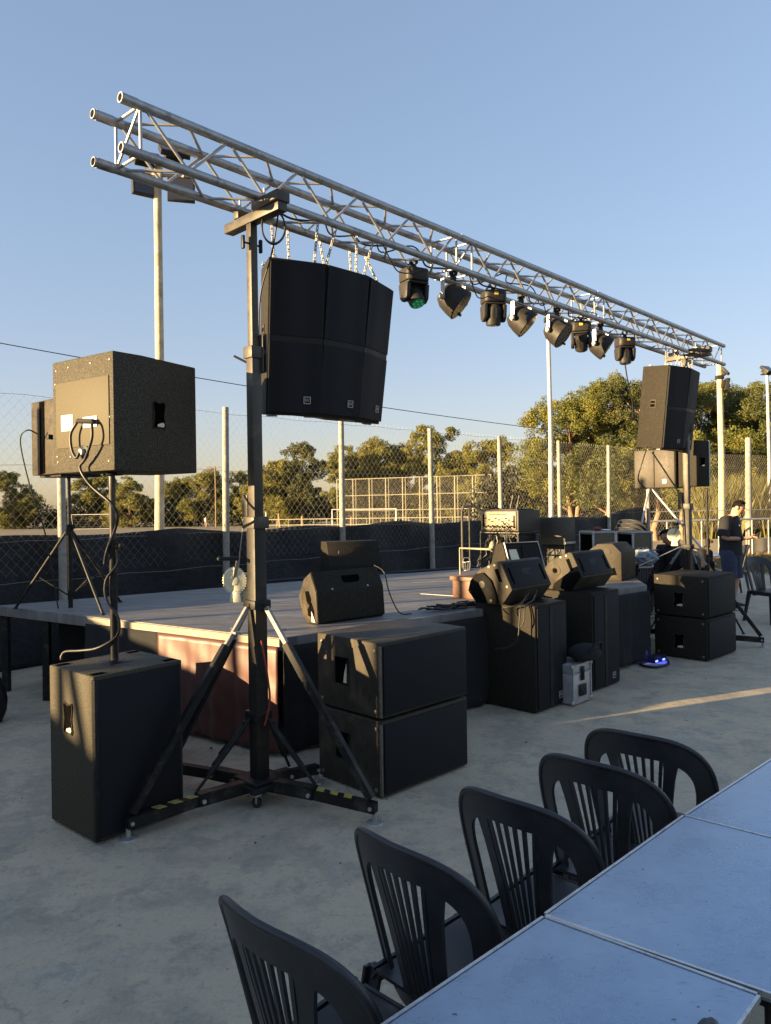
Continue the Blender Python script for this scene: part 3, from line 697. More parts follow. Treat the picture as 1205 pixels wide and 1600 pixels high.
# cable heap on the stage front
mb = MB(); rnd = random.Random(5)
for k in range(16):
    t0 = rnd.uniform(0, .8); pts = []
    for i in range(9):
        t = t0+i*.045
        bx = .30+t*1.05; by = 6.28+t*.86
        pts.append((bx+rnd.uniform(-.09, .09), by+rnd.uniform(-.09, .09), ZS+.008+rnd.random()*.035))
    P = []
    for i in range(len(pts)-1):
        for j in range(3): P.append(V(pts[i]).lerp(V(pts[i+1]), j/3))
    mb.pipe(P, .007, 6)
tag(mb.build('cable_heap', 'rubber', origin=(.8, 6.7, ZS)), 'tangle of black cables lying along the front edge of the stage', 'cables')
mb = MB(); rnd = random.Random(9)
for k in range(4):
    pts = [(-1.6+i*.62+rnd.uniform(-.1, .1), 8.85+i*.34+rnd.uniform(-.06, .06), ZS+.012) for i in range(6)]; mb.pipe(pts, .012, 6)
tag(mb.build('cable_run', 'rubber', origin=(0, 9.5, ZS)), 'black cables laid along the rear edge of the stage', 'cables')
bpy.data.objects['cable_heap']['kind'] = 'stuff'; bpy.data.objects['cable_run']['kind'] = 'stuff'
# ------------------------------------------------------------------ truss
TA = 47.6; te = V((math.cos(R(TA)), math.sin(R(TA)), 0)); tw = V((-te.y, te.x, 0))
T0 = V((-1.282, 3.756, 3.775)); TL = 8.72; C = .248
def tp(s, a, b): return T0+te*s+tw*(a*C)-V((0, 0, b*C))      # a: 0 front 1 back, b: 0 top 1 bottom
tr = thing('lighting_truss', 'long square aluminium truss spanning between the two lifting towers', 'truss', T0)
for a in (0, 1):
    for b in (0, 1):
        m_ = MB(); m_.ring(tp(-.03*a, a, b), tp(TL-.02*a, a, b), .025, .0205, 22); m_.build('chord', 'alu', tr, True)
secs = [(0.0, 2.85), (2.85, 5.1), (5.1, TL)]
faces = {(0, 0, 0, 1): 0, (1, 0, 1, 1): 1, (0, 0, 1, 0): 2, (0, 1, 1, 1): 3}
for (a0, b0, a1, b1), fi in faces.items():
    for s0, s1 in secs:
        m_ = MB()
        x0, x1 = s0+.10, s1-.10
        m_.pipe([tp(x0, a0, b0), tp(x0, a1, b1)], .0088, 8, False); m_.pipe([tp(x1, a0, b0), tp(x1, a1, b1)], .0088, 8, False)
        k = max(2, int(round((x1-x0)/.285/2))*2); 
        for i in range(k):
            p = x0+.02+(x1-x0-.04)*i/k; q = x0+.02+(x1-x0-.04)*(i+1)/k
            fl = (i+(fi > 1)) % 2
            A = tp(p, a0, b0) if not fl else tp(p, a1, b1); B = tp(q, a1, b1) if not fl else tp(q, a0, b0)
            m_.pipe([A, B], .0085, 8, False)
        if fi == 0: m_.pipe([tp(s0+.10, 0, 0), tp(s0+.10, 1, 1)], .008, 8, False)
        m_.build('lattice', 'alub', tr, True)
for s in (.035, 2.85, 5.1):
    for a in (0, 1):
        for b in (0, 1): m_ = MB(); m_.ring(tp(s-.045, a, b), tp(s+.045, a, b), .0268, .02, 22); m_.build('coupler', 'alu', tr, True)
# ------------------------------------------------------------------ lifting towers
def tower(label, cx, cy, feet, ang, zt, short=None, wside=1):
    t = thing('lifting_tower', label, 'lifting tower', (cx, cy, 0), ang, 'truss lifting towers')
    def B(s, z0, z1): return MB().box(-s/2, s/2, -s/2, s/2, z0, z1, .006)
    B(.084, .12, 1.66).build('lower_column', 'lowmast', t)
    B(.066, 1.58, 2.66).build('middle_column', 'mastpaint', t)
    B(.049, 2.55, zt-.03).build('upper_column', 'mastpaint', t)
    MB().box(-.055, .055, -.055, .055, 1.60, 1.67, .004).build('sleeve', 'mastpaint', t); MB().box(-.044, .044, -.044, .044, 2.60, 2.67, .004).build('sleeve', 'mastpaint', t)
    mb = MB(); mb.box(-.033, .033, -.30, .24, zt-.055, zt, .003); mb.box(-.045, .045, -.31, -.06, zt-.005, zt+.055, .004); mb.box(-.04, .04, .08, .13, zt-.0, zt+.05, .004)
    mb.build('fork', 'mastpaint', t)
    mb = MB()
    for y in (-.13, .115): mb.pipe([(0, y, zt-.02), (0, y, zt+.12)], .007, 8); mb.box(-.02, .02, y-.03, y+.03, zt+.05, zt+.07, .003)
    mb.build('clamp', 'silver', t)
    for e in (-1, 1):
        mb = MB(); mb.pipe([(e*.02, 0, zt-.17), (e*.055, 0, zt-.17)], .006, 8); mb.box(e*.062-.009, e*.062+.009, -.012, .012, zt-.21, zt-.13, .006)
        mb.build('wing_screw', 'blackplastic', t)
    # upper pulley bracket
    mb = MB(); mb.prism([(.030, -.05, 2.52), (.030, .01, 2.52), (.030, .045, 2.56), (.030, .045, 2.72), (.030, -.05, 2.75)], (.008, 0, 0), bev=.002); mb.prism([(.055, -.05, 2.52), (.055, .01, 2.52), (.055, .045, 2.56), (.055, .045, 2.72), (.055, -.05, 2.75)], (.008, 0, 0), bev=.002)
    mb.lathe([(.035, 0), (.028, .008), (.035, .016)], (.038, -.01, 2.64), (1, 0, 0), 18)
    mb.build('pulley_bracket', 'mastpaint', t)
    mb = MB(); mb.pipe([(-.03, .03, 2.58), (-.075, .09, 2.62)], .007, 8); mb.build('lever', 'blackplastic', t)
    # lower pulley plate and winch on the side facing the stage
    mb = MB(); mb.box(-.03, -.02, .044, .10, 1.60, 1.80, .003); mb.box(.0, .01, .044, .10, 1.60, 1.80, .003); mb.lathe([(.028, 0), (.02, .008), (.028, .016)], (-.019, .075, 1.76), (1, 0, 0), 16); mb.box(-.06, .03, .042, .06, 1.64, 1.66, .002)
    mb.build('pulley_plate', 'mastpaint', t)
    MB().pipe([(-.012, .085, 1.75), (-.03, .125, 1.46), (-.035, .135, 1.36)], .003, 6).build('steel_cable', 'silver', t)
    wn = MB(); wn.lathe([(.075, 0), (.078, .006), (.078, .012), (.066, .016), (.062, .012), (.03, .014), (.028, .022), (.004, .024)], (-.045, .135, 1.29), (-1, 0, 0), 30)
    for i in range(30):
        a = 2*PI*i/30; wn.box(-.058, -.046, .135+.079*math.cos(a)-.003, .135+.079*math.cos(a)+.003, 1.29+.079*math.sin(a)-.003, 1.29+.079*math.sin(a)+.003)
    wn.prism([(-.03, .09, 1.16), (-.03, .17, 1.16), (-.03, .165, 1.19), (-.03, .15, 1.23), (-.03, .10, 1.23)], (-.03, 0, 0), bev=.003)
    wn.box(-.03, .03, .06, .105, 1.17, 1.33, .004)
    rz_ = Matrix.Rotation(R(26), 3, 'Z'); pv_ = V((-.045, .135, 0)); wn.v = [tuple(rz_ @ (V(p)-pv_)+pv_+V((-.01, .005, 0))) for p in wn.v]
    w_ = wn.build('winch', 'winch', t)
    mb = MB(); mb.bar((-.068, .135, 1.29), (-.085, .065, 1.42), .020, .006); mb.build('crank_arm', 'silver', w_)
    mb = MB(); mb.pipe([(-.085, .065, 1.425), (-.20, .085, 1.43)], .012, 10); mb.ell((-.20, .085, 1.43), .014, .014, .014); mb.build('crank_grip', 'blackplastic', w_)
    # collars and base
    for z in (1.155, .505):
        mb = MB(); mb.box(-.058, .058, -.058, .058, z-.026, z+.026, .004)
        for i, j in ((-1, 0), (1, 0), (0, -1), (0, 1)): mb.lathe([(.009, 0), (.009, .006)], (i*.058, j*.058, z), (i, j, 0), 8)
        mb.build('collar', 'blackmetal', t)
    mb = MB(); mb.box(-.11, .11, -.11, .11, .125, .145, .004); mb.box(-.13, .13, -.13, .13, .09, .124, .006); mb.build('base', 'blackmetal', t)
    for q in ((-.08, -.08), (.08, .08)):
        mb = MB(); mb.lathe([(.027, -.012), (.03, -.006), (.03, .006), (.027, .012)], (q[0], q[1], .0305), (1, 1, 0), 18); c1 = mb.build('castor', 'rubber', t)
        mb = MB(); mb.box(q[0]-.022, q[0]+.022, q[1]-.022, q[1]+.022, .066, .088, .003); mb.bar((q[0]-.014, q[1]-.014, .03), (q[0]-.014, q[1]-.014, .07), .012, .004); mb.build('fork', 'silver', c1)
    inv = Matrix.Rotation(-R(ang), 4, 'Z')
    for kf, (fx, fy) in enumerate(feet):
        p = inv @ V((fx-cx, fy-cy, 0)); L = p.length; d = p/L; sd_ = V((-d.y, d.x, 0))
        l = MB(); l.bar(d*.06+V((0, 0, .105)), d*(L*.5)+V((0, 0, .105)), .07, .07, bev=.004); l.bar(d*(L*.45)+V((0, 0, .10)), d*L+V((0, 0, .085)), .052, .06, bev=.004)
        leg = l.build('leg', 'blackmetal', t)
        f = MB(); f.lathe([(.048, 0), (.045, .008), (.014, .016), (.012, .06)], tuple(d*L*.985), (0, 0, 1), 18); f.build('foot', 'silver', leg)
        f = MB(); f.lathe([(.011, 0), (.011, .008)], tuple(d*L*.97+sd_*.027+V((0, 0, .085))), tuple(sd_), 8); f.lathe([(.011, 0), (.011, .008)], tuple(d*L*.97-sd_*.027+V((0, 0, .085))), tuple(-sd_), 8)
        f.lathe([(.012, 0), (.012, .012)], tuple(d*L*.47+sd_*.037+V((0, 0, .1))), tuple(sd_), 8); f.lathe([(.012, 0), (.012, .012)], tuple(d*L*.47-sd_*.037+V((0, 0, .1))), tuple(-sd_), 8); f.build('bolt', 'silver', leg)
        tpz = MB()
        for i in range(3 if kf < 2 else 0):
            s0 = L*(.50+.115*i); s1 = s0+L*.062
            z0 = .131; k = .5*.015
            za = lambda s: .10+(.085-.10)*((s-L*.45)/(L*.55))+.0315
            q = [d*s0+sd_*.026, d*(s0+.02)-sd_*.026, d*(s1+.02)-sd_*.026, d*s1+sd_*.026]
            tpz.prism([(v.x, v.y, za(s)) for v, s in zip(q, (s0, s0+.02, s1+.02, s1))], (0, 0, .002))
            q2 = [d*s0-sd_*.0265, d*s1-sd_*.0265]
            if kf == 0 and i == 1: tpz.prism([(q2[0].x, q2[0].y, .095), (q2[1].x, q2[1].y, .09), (q2[1].x, q2[1].y, za(s1)), (q2[0].x, q2[0].y, za(s0))], -sd_*.0015)
        if kf < 2 and cy < 6: tpz.build('warning_tape', 'yellow', leg)
        if L > .6:
            top = d*.065+V((0, 0, 1.14)); bot = d*(L*.96)+V((0, 0, .13)); dd = bot-top
            b_ = MB(); b_.bar(top+dd*.20, bot, .042, .042, bev=.003); br = b_.build('brace', 'blackmetal', t)
            a_ = MB(); a_.bar(top, top+dd*.235, .026, .026, bev=.002); 
            q = top+dd*.13; a_.bar(q+sd_*.012, q+sd_*.05, .03, .012); a_.build('adjuster', 'adjust', br)
        top = d*.06+V((0, 0, .49)); bot = d*(min(L*.5, .42))+V((0, 0, .15)); dd = bot-top
        b_ = MB(); b_.pipe([top, top+dd*.2], .009, 8); b_.pipe([top+dd*.12, top+dd*.78], .017, 10); b_.pipe([top+dd*.75, bot], .009, 8); b_.build('strut', 'blackmetal', t)
    return t
tower('black lifting tower with cream winch standing beside the stacked scuffed subwoofers', -.765, 4.45, [(-1.382, 3.949), (-.075, 4.099), (-1.40, 4.80), (-.45, 4.72)], 45, 3.445)
tower('far lifting tower with white winch rising behind the subwoofers near the standing man', 3.60, 9.02, [(4.337, 8.70), (3.0, 9.55), (4.25, 9.65), (3.45, 8.90)], 45, 3.445)

# ------------------------------------------------------------------ flown speakers
def flown(label, top, a, tilt=7):
    W, Dp, H = .375, .42, .96
    rot = Euler((R(tilt), 0, R(a)))
    topc = V(top)+V((math.cos(R(a)), math.sin(R(a)), 0))*(W/2)
    o = topc-(rot.to_matrix() @ V((0, 0, H)))
    t = thing('flown_loudspeaker', label, 'loudspeaker', o, 0, 'flown trapezoid loudspeakers'); t.rotation_euler = rot
    hw, bw = W/2-.002, W/2-.072
    mb = MB(); mb.prism([(-hw, .004, 0), (hw, .004, 0), (bw, Dp, 0), (-bw, Dp, 0)], (0, 0, H), bev=.007); mb.build('cabinet', 'box', t)
    g = MB()
    n = 10; pts = [(-hw+.010, .002)]+[(-hw+.010+(2*hw-.02)*i/n, -.014-.004*math.sin(PI*i/n)) for i in range(n+1)]+[(hw-.010, .002)]
    for z0, z1 in ((.02, .455), (.495, H-.015)): g.prism([(x, y, z0) for x, y in pts], (0, 0, z1-z0))
    g.build('grille', 'grille', t)
    mb = MB(); mb.prism([(x, y+.006, .4555) for x, y in pts], (0, 0, .039)); mb.build('crossbar', 'blackplastic', t)
    badge('EV', .046, (.075, -.0205, .10), R(90), 0, t)
    # pocket handle on the side
    sdv = V((bw-hw, Dp-.004, 0)).normalized()
    for sg in (-1,):
        oo = V((-hw, .004, .52))+V((-sdv.x, sdv.y, 0))*.20; en = V((-sdv.y, -sdv.x, 0)).normalized()
        ex = V((-sdv.x, sdv.y, 0))
        mb = MB(); mb.prism([oo+ex*x+V((0, 0, z))+en*.001 for x, z in ((-.05, -.05), (.05, -.05), (.05, .05), (-.05, .05))], en*.004, bev=.001); pn = mb.build('handle_plate', 'boxworn', t)
        mb = MB()
        for z0, z1 in ((.008, .032), (-.036, -.004)): mb.prism([oo+ex*x+V((0, 0, z))+en*.0055 for x, z in ((-.038, z0), (.038, z0), (.034, z1), (-.034, z1))], en*.002)
        mb.build('handle_hole', 'hole', pn)
    for x in (-hw+.04, hw-.04):
        for y in (.06, Dp-.12): mb = MB(); mb.box(x*.9-.015, x*.9+.015, y-.02, y+.02, H, H+.006, .002); mb.pipe([(x*.9-.01, y, H+.005), (x*.9-.008, y, H+.022), (x*.9+.008, y, H+.022), (x*.9+.01, y, H+.005)], .003, 6); mb.build('flying_point', 'silver', t)
    for x in (-hw+.06, hw-.06): MB().box(x-.03, x+.03, .05, .10, -.010, -.0005, .002).build('skid', 'silver', t)
    return t, topc, rot
arr = []
def chainmb(p0, p1, link=.030):
    p0, p1 = V(p0), V(p1); d = p1-p0; n = max(3, int(d.length/(link*.74))); d_ = d.normalized(); u = d_.orthogonal().normalized(); w_ = d_.cross(u); mb = MB()
    for i in range(n):
        c = p0+d*((i+.5)/n); x = u if i % 2 else w_; hl = link*.5; hw_ = link*.26; P = []
        for j in range(8):
            a = 2*PI*j/8; P.append(c+d_*(math.sin(a)*hl)+x*(math.cos(a)*hw_))
        mb.pipe(P, .0038, 5, closed=True)
    return mb
for who, (x, y), z, angs, labs in (
    ('near tower', (-.69, 4.60), 3.252, (25, 45, 65), ('flown black loudspeaker next to the near lifting tower, its slim side sunlit', 'middle flown black loudspeaker of the three by the near tower', 'outer flown black loudspeaker of the three by the near tower, next to a green lamp')),
    ('far tower', (3.25, 8.60), 3.255, (32, 52, 72), ('flown loudspeaker with wide sunlit brown side and two handle holes at the far tower', 'flown black loudspeaker in the middle of the far tower group', 'flown black loudspeaker curving away behind the far tower group'))):
    p = V((x, y, z))
    for a, lab in zip(angs, labs):
        t, tc, rot = flown(lab, p, a); d = V((math.cos(R(a)), math.sin(R(a)), 0)); bk = V((-d.y, d.x, 0))
        for i, (fx, fb) in enumerate(((-.13, .08), (.13, .07), (.02, .24))):
            pt = tc+d*fx+bk*fb+V((0, 0, .012-.12*fb)); 
            s = (pt-T0).dot(te); aa = max(0, min(1, round(((pt-T0).dot(tw))/C))); up = T0+te*(s+(.04 if i == 0 else -.03))+tw*(aa*C); up.z = T0.z-C-.026
            o = chainmb(up, pt).build('chain', 'chain', origin=up, sharp=80)
            tag(o, ('steel chain holding the edge of a loudspeaker by the %s' % who), 'chain', 'chains holding the %s loudspeakers' % who)
        p = p+d*.375
# ------------------------------------------------------------------ stage lamps
def clampmb(t):
    mb = MB(); mb.ring((0, -.02, 0), (0, .02, 0), .031, .0255, 16); mb.box(-.016, .016, -.018, .018, -.07, -.032, .002); mb.pipe([(-.03, 0, -.02), (-.055, 0, -.035)], .006, 6); mb.build('clamp', 'blackmetal', t)
def moving_head(label, s, a, rz, tilt, lens, sticker=True):
    p = tp(s, a, 1); t = thing('moving_head', label, 'stage lamp', p, rz, 'moving head lamps under the truss'); clampmb(t)
    mb = MB(); mb.prism([(-.105, -.06, -.185), (-.105, .06, -.185), (-.075, .095, -.185), (.075, .095, -.185), (.105, .06, -.185), (.105, -.06, -.185), (.075, -.095, -.185), (-.075, -.095, -.185)], (0, 0, .115), bev=.016); mb.build('base', 'lampbody', t)
    mb = MB(); mb.box(-.095, .095, -.075, .075, -.205, -.1865, .006)
    for e in (-1, 1):
        mb.prism([(e*.070, -.07, -.206), (e*.070, .07, -.206), (e*.070, .055, -.33), (e*.070, .02, -.365), (e*.070, -.02, -.365), (e*.070, -.055, -.33)], (e*.035, 0, 0), bev=.008)
    mb.build('yoke', 'lampbody', t)
    ax = V((0, -math.sin(R(tilt)), -math.cos(R(tilt)))); c = V((0, 0, -.30))
    hb = MB(); hb.lathe([(.03, -.105), (.055, -.10), (.066, -.07), (.067, .0), (.067, .07), (.064, .095), (.058, .098)], c, ax, 22)
    for i in range(14):
        an = 2*PI*i/14; u = ax.orthogonal().normalized(); w_ = ax.cross(u); q = c+(u*math.cos(an)+w_*math.sin(an))*.066
        hb.bar(q-ax*.06, q+ax*.03, .008, .008)
    head = hb.build('head', 'lampbody', t)
    lm = MB(); lm.lathe([(.057, 0), (.054, .004), (.02, .008)], c+ax*.0985, ax, 22); lm.build('lens', lens, head)
    if lens == 'green':
        lm = MB(); u = ax.orthogonal().normalized(); w_ = ax.cross(u)
        for i in range(7):
            q = c+ax*.105+(u*math.cos(i*PI/3)+w_*math.sin(i*PI/3))*(.034 if i < 6 else 0); lm.lathe([(.013, 0), (.011, .004), (.004, .006)], q, ax, 10)
        lm.build('led', emis('green_led_bright', (.05, .7, .25), .05, (.02, .2, .08)), head)
    if sticker:
        mb = MB(); mb.box(-.018, .016, -.0985, -.0955, -.122, -.096); mb.build('sticker', 'ylabel', t)
    mb = MB(); mb.box(.1055, .1075, -.03, .03, -.30, -.24); mb.build('label_plate', 'logo', t)
    t.scale = (.93, .93, .84)
    return t
def parlens():
    m, nt, b = nt_new('par_lens'); tc = N(nt, 'ShaderNodeTexCoord'); v = N(nt, 'ShaderNodeTexVoronoi'); v.inputs['Scale'].default_value = 46; v.inputs['Randomness'].default_value = .1
    nt.links.new(tc.outputs['Object'], v.inputs['Vector']); h = ramp(nt, v.outputs['Distance'], [(.25, (.16, .17, .19)), (.42, (.012, .012, .014))]); nt.links.new(h, b.inputs['Base Color']); b.inputs['Roughness'].default_value = .2; return m
M['parlens'] = parlens()
def par_can(label, s, a, rz, tilt, yaw=25):
    p = tp(s, a, 1); t = thing('par_lamp', label, 'stage lamp', p, rz, 'par lamps under the truss'); clampmb(t)
    c = V((0, 0, -.215)); ax = V((math.sin(R(yaw))*math.cos(R(tilt)), -math.cos(R(yaw))*math.cos(R(tilt)), -math.sin(R(tilt))))
    mb = MB(); mb.lathe([(.035, -.115), (.075, -.105), (.105, -.06), (.118, 0), (.124, .055), (.126, .075), (.118, .078)], c, ax, 26)
    bd = mb.build('body', 'lampbody', t)
    mb = MB(); mb.lathe([(.117, 0), (.116, .003), (.02, .006)], c+ax*.0785, ax, 26); mb.build('lens', 'parlens', bd)
    mb = MB(); u = ax.orthogonal().normalized(); w_ = ax.cross(u); q = c+w_*.11+ax*.06; mb.bar(q, q+ax*.035, .05, .02); mb.build('tab', 'lampbody', bd)
    yk = MB(); yk.bar((-.135, 0, -.075), (.135, 0, -.075), .03, .006)
    for e in (-1, 1): yk.bar((e*.135, 0, -.075), (e*.135, 0, -.235), .006, .034, up=(0, 1, 0))
    yk.build('yoke', 'alub', t)
    for e in (-1, 1): kn = MB(); kn.lathe([(.022, 0), (.022, .018), (.012, .024)], (e*.139, 0, -.215), (e, 0, 0), 12); kn.bar((e*.15, 0, -.235), (e*.16, 0, -.185), .012, .012); kn.build('knob', 'silver', t)
    return t
moving_head('moving head lamp glowing green, beside the near flown loudspeakers', 2.40, .55, 30, 32, 'green', False)
par_can('round par lamp just after the green moving head', 2.82, .35, 47, 40, 30)
moving_head('brown moving head with yellow sticker between the first two par lamps', 3.33, .25, 10, -8, 'lampglass')
par_can('round par lamp close beside the yellow-stickered moving head', 3.78, .3, 47, 42, 30)
par_can('round par lamp with bright sunlit yoke in the middle of the lamp row', 4.42, .35, 40, 38, 20)
moving_head('moving head tilted sideways between two par lamps toward the far tower', 4.86, .3, -15, -38, 'lampglass')
par_can('last round par lamp before the far flown loudspeakers', 5.30, .35, 47, 35, 30)
moving_head('last moving head of the row, hanging straight beside the far loudspeakers', 5.86, .35, 10, 4, 'lampglass')
# truss cables
rnd = random.Random(3)
pts = []
for i in range(26):
    s = 1.0+i*.22; pts.append(tp(s, .35+.25*math.sin(i*1.9), .86+.18*rnd.random()))
cable('truss_cable', pts, .007, 'black power cable draped along inside the truss between the lamps')
pts = []
for i in range(22):
    s = .95+i*.235; pts.append(tp(s, .6+.3*math.sin(i*2.7), .35+.6*rnd.random()))
cable('truss_cable', pts, .0055, 'thin black signal cable woven high through the truss lattice')
for k, (s0, s1, lab) in enumerate(((1.9, 2.4, 'thin cable sagging between the near loudspeakers and the green lamp'), (2.9, 3.3, 'thin cable sagging from the first par lamp to the stickered lamp'), (4.0, 4.45, 'thin cable sagging between the middle two par lamps'), (4.75, 5.0, 'thin cable looping by the sideways tilted moving head'))):
    a = tp(s0, 0, 1.02); b = tp(s1, .2, 1.3); mid = (a+b)/2-V((0, 0, .12)); cable('lamp_cable', [a, a.lerp(mid, .6)-V((0, 0, .05)), mid, mid.lerp(b, .5)-V((0, 0, .01)), b], .0045, lab)
cable('lamp_cable', [tp(5.86, .35, 2.4), tp(5.95, .4, 3.1), tp(6.05, .4, 3.9), tp(6.12, .5, 4.6)], .007, 'black cable hanging from the last moving head down past the far loudspeakers')
lp = []
for i in range(40):
    a = 2*PI*i/14; r_ = .085+.006*math.sin(i*.9); lp.append(V((-.63+math.cos(a)*r_*.72, 4.40+math.cos(a)*r_*.5+i*.0006, 3.36+math.sin(a)*r_*1.15)))
cable('cable_coil', lp, .0055, 'black cable coiled in a ring under the truss beside the near tower', smooth=3)
cable('speaker_cable', [(-.60, 4.44, 3.50), (-.615, 4.45, 3.40), (-.66, 4.50, 3.22), (-.735, 4.55, 3.0), (-.76, 4.62, 2.7), (-.765, 4.66, 2.45)], .005, 'thin cable running down the side of the flown loudspeaker next to the near tower')
cable('speaker_cable', [(3.08, 8.85, 2.35), (2.98, 8.8, 2.1), (3.0, 8.95, 1.95), (3.15, 9.1, 1.85)], .007, 'cable loop hanging below the far flown loudspeakers')
cable('speaker_cable', [(3.15, 8.9, 2.28), (3.35, 8.95, 2.0), (3.52, 9.0, 1.72), (3.56, 8.99, 1.2), (3.55, 8.98, .3)], .009, 'black cable running from the far flown loudspeakers down the far tower')
cable('tower_cable', [(-.735, 4.39, .95), (-.70, 4.38, .75), (-.69, 4.39, .6), (-.72, 4.38, .46)], .006, 'short red cable end hanging down the near tower column', m=mat('red_cable', (.25, .03, .02), .5))
# ------------------------------------------------------------------ chain-link fence with black screen
FA = 47.2; fe = V((math.cos(R(FA)), math.sin(R(FA)), 0)); fnn = V((-fe.y, fe.x, 0)); F0 = V((-4.04, 7.9, 0))
def fp(s, z=0, o=0): return F0+fe*s+fnn*o+V((0, 0, z))
def wiremesh(mb, s0, s1, z0, z1, P, pitch=.105, r=.0010, o=.0):
    n = int((s1-s0+(z1-z0))/pitch)+2; k = 1.15
    for sgn in (1, -1):
        for i in range(n):
            st_ = s0-(z1-z0)/k+pitch*i if sgn > 0 else s0+pitch*i
            a0, a1 = 0, (z1-z0)
            # s(z) = st_ + sgn*z/k
            lo, hi = a0, a1
            if sgn > 0: lo = max(lo, (s0-st_)*k); hi = min(hi, (s1-st_)*k)
            else: lo = max(lo, (st_-s1)*k); hi = min(hi, (st_-s0)*k)
            if hi-lo < .02: continue
            A = P(st_+sgn*lo/k, z0+lo, o); B = P(st_+sgn*hi/k, z0+hi, o+.002*sgn); mb.pipe([A, B], r, 3, False)
fence = thing('chain_link_fence', 'tall chain link fence on concrete posts running behind the stage', 'fence', F0)
posts = [-12.9, -10.25, -8.0, -5.7, -3.6, -1.45, .66, 2.82, 4.97, 7.13, 9.27, 11.5, 13.76, 15.99]
rnd = random.Random(2)
for s in posts:
    p = fp(s); mb = MB(); h = 3.0+rnd.uniform(-.03, .04); mb.bar((p.x, p.y, -.05), (p.x+rnd.uniform(-.025, .025), p.y, h), .10, .10, up=tuple(fe)) if 0 else mb.pipe([(p.x, p.y, -.05), (p.x+rnd.uniform(-.03, .03), p.y, h)], .047, 12, r1=.042); mb.build('post', 'concpost', fence, True)
mb = MB(); wiremesh(mb, -6, 15.99, 1.0, 2.95, lambda s, z, o: fp(s, z, o), o=.06); mb.build('wire_mesh', 'wire', fence, True, smooth=False)
mb = MB()
for z in (2.96, 2.2, 1.38, .95):
    mb.pipe([fp(s, z-(.02 if i % 2 else 0)+(.0), -.055 if z < 1.2 else .058) for i, s in enumerate([-12.9+.55*j for j in range(53)])], .0028, 4)
for j in range(180):
    s = -3+j*.105; mb.pipe([fp(s, 2.955, .058), fp(s+.012, 3.0, .058)], .002, 3)
mb.build('strand_wire', 'wire', fence, True)
for s1, e in ((15.0, -1), (16.0, 1)):
    pass
MB().pipe([fp(-10.1, 2.3, -.06), fp(-11.7, .1, -.06)], .045, 10).build('corner_brace', 'concpost', fence, True)
MB().pipe([fp(15.95, 2.0, -.06), fp(14.3, .02, -.3)], .028, 10).build('corner_brace', 'steelpost', fence, True)
MB().pipe([fp(15.99, 2.0, -.07), fp(15.99, 2.0, -.07)+V((1.25, -.95, -1.95))], .028, 10).build('corner_brace', 'steelpost', fence, True)
def scr(u, v):
    s = -13.0+29.0*u
    top = 1.43+.018*math.sin(s*1.3)+.014*math.sin(s*3.1+1)-.025*abs(math.sin(s*1.45))-.10*max(0, min(1, (s-2)/12))+ (.22*max(0, (s-13.2)/2.8))
    top += .26*max(0, min(1, (-9.35-s)/.3))  # unseen stretch raised to throw shade on the tall subwoofer's lower face
    z = top*(1-v)
    o = .10+.035*math.sin(s*2.1+v*4)+.03*math.sin(s*5.3-v*6+1)+.015*math.sin(s*13+v*9)+.05*v*math.sin(s*1.1)
    p = fp(s, z, o); return (p.x, p.y, p.z)
mb = MB(); mb.sheet(scr, 460, 18)
scn = mb.build('fence_screen', 'screen', origin=fp(3), sharp=80); tag(scn, 'black wind screen cloth tied low along the chain link fence', 'screen')
sm_ = scn.modifiers.new('thick', 'SOLIDIFY'); sm_.thickness = .004
# fence continuing away beyond the corner
fc = fp(15.99); 
f2 = thing('chain_link_fence', 'chain link fence leaving the corner brace toward the dry reeds', 'fence', fc)
f2e = V((10.7-fc.x, 22.2-fc.y, 0)); L2 = f2e.length; f2e /= L2
def fp2(s, z=0, o=0): return fc+f2e*s+V((0, 0, z))+V((-f2e.y, f2e.x, 0))*o
for s, h in ((L2*.985, 3.45), (L2*1.6, 3.3)):
    p = fp2(s); MB().pipe([(p.x, p.y, -.2), (p.x+.03, p.y, h)], .095, 12, r1=.085).build('post', 'concpost', f2, True)
mb = MB(); wiremesh(mb, .05, L2*1.6, .75, 2.95, fp2, .115, .002, .06); mb.build('wire_mesh', 'wire', f2, True, smooth=False)
mb = MB(); mb.pipe([fp2(0, 2.98), fp2(L2*.5, 2.92), fp2(L2, 3.1), fp2(L2*1.6, 3.0)], .006, 4); mb.build('strand_wire', 'wire', f2, True)

# low railing and kerb wall behind the standing man
rl = thing('low_railing', 'low grey pipe railing with thin uprights behind the standing man', 'railing', (7.5, 22.5, 0))
ra, rb = V((6.2, 20.6, 0)), V((17.5, 23.4, 0)); rd = rb-ra
mb = MB(); mb.pipe([ra+V((0, 0, 1.08)), rb+V((0, 0, 1.08))], .028, 8); mb.pipe([ra+V((0, 0, 1.34)), rb+V((0, 0, 1.36))], .012, 6); mb.build('rail', 'steelpost', rl, True)
mb = MB()
for i in range(22): 
    p = ra+rd*(i/21); mb.pipe([p, p+V((0, 0, 1.08))], .02, 8)
mb.build('uprights', 'steelpost', rl, True)
wl = MB(); q0, q1 = V((6.4, 21.5, 0)), V((18, 24.4, 0)); wl.bar(q0+V((0, 0, .16)), q1+V((0, 0, .16)), .25, .64, bev=.02)
tag(wl.build('low_wall', 'brickwall', origin=(q0+q1)/2), 'low sunlit rendered wall behind the pipe railing', 'wall')

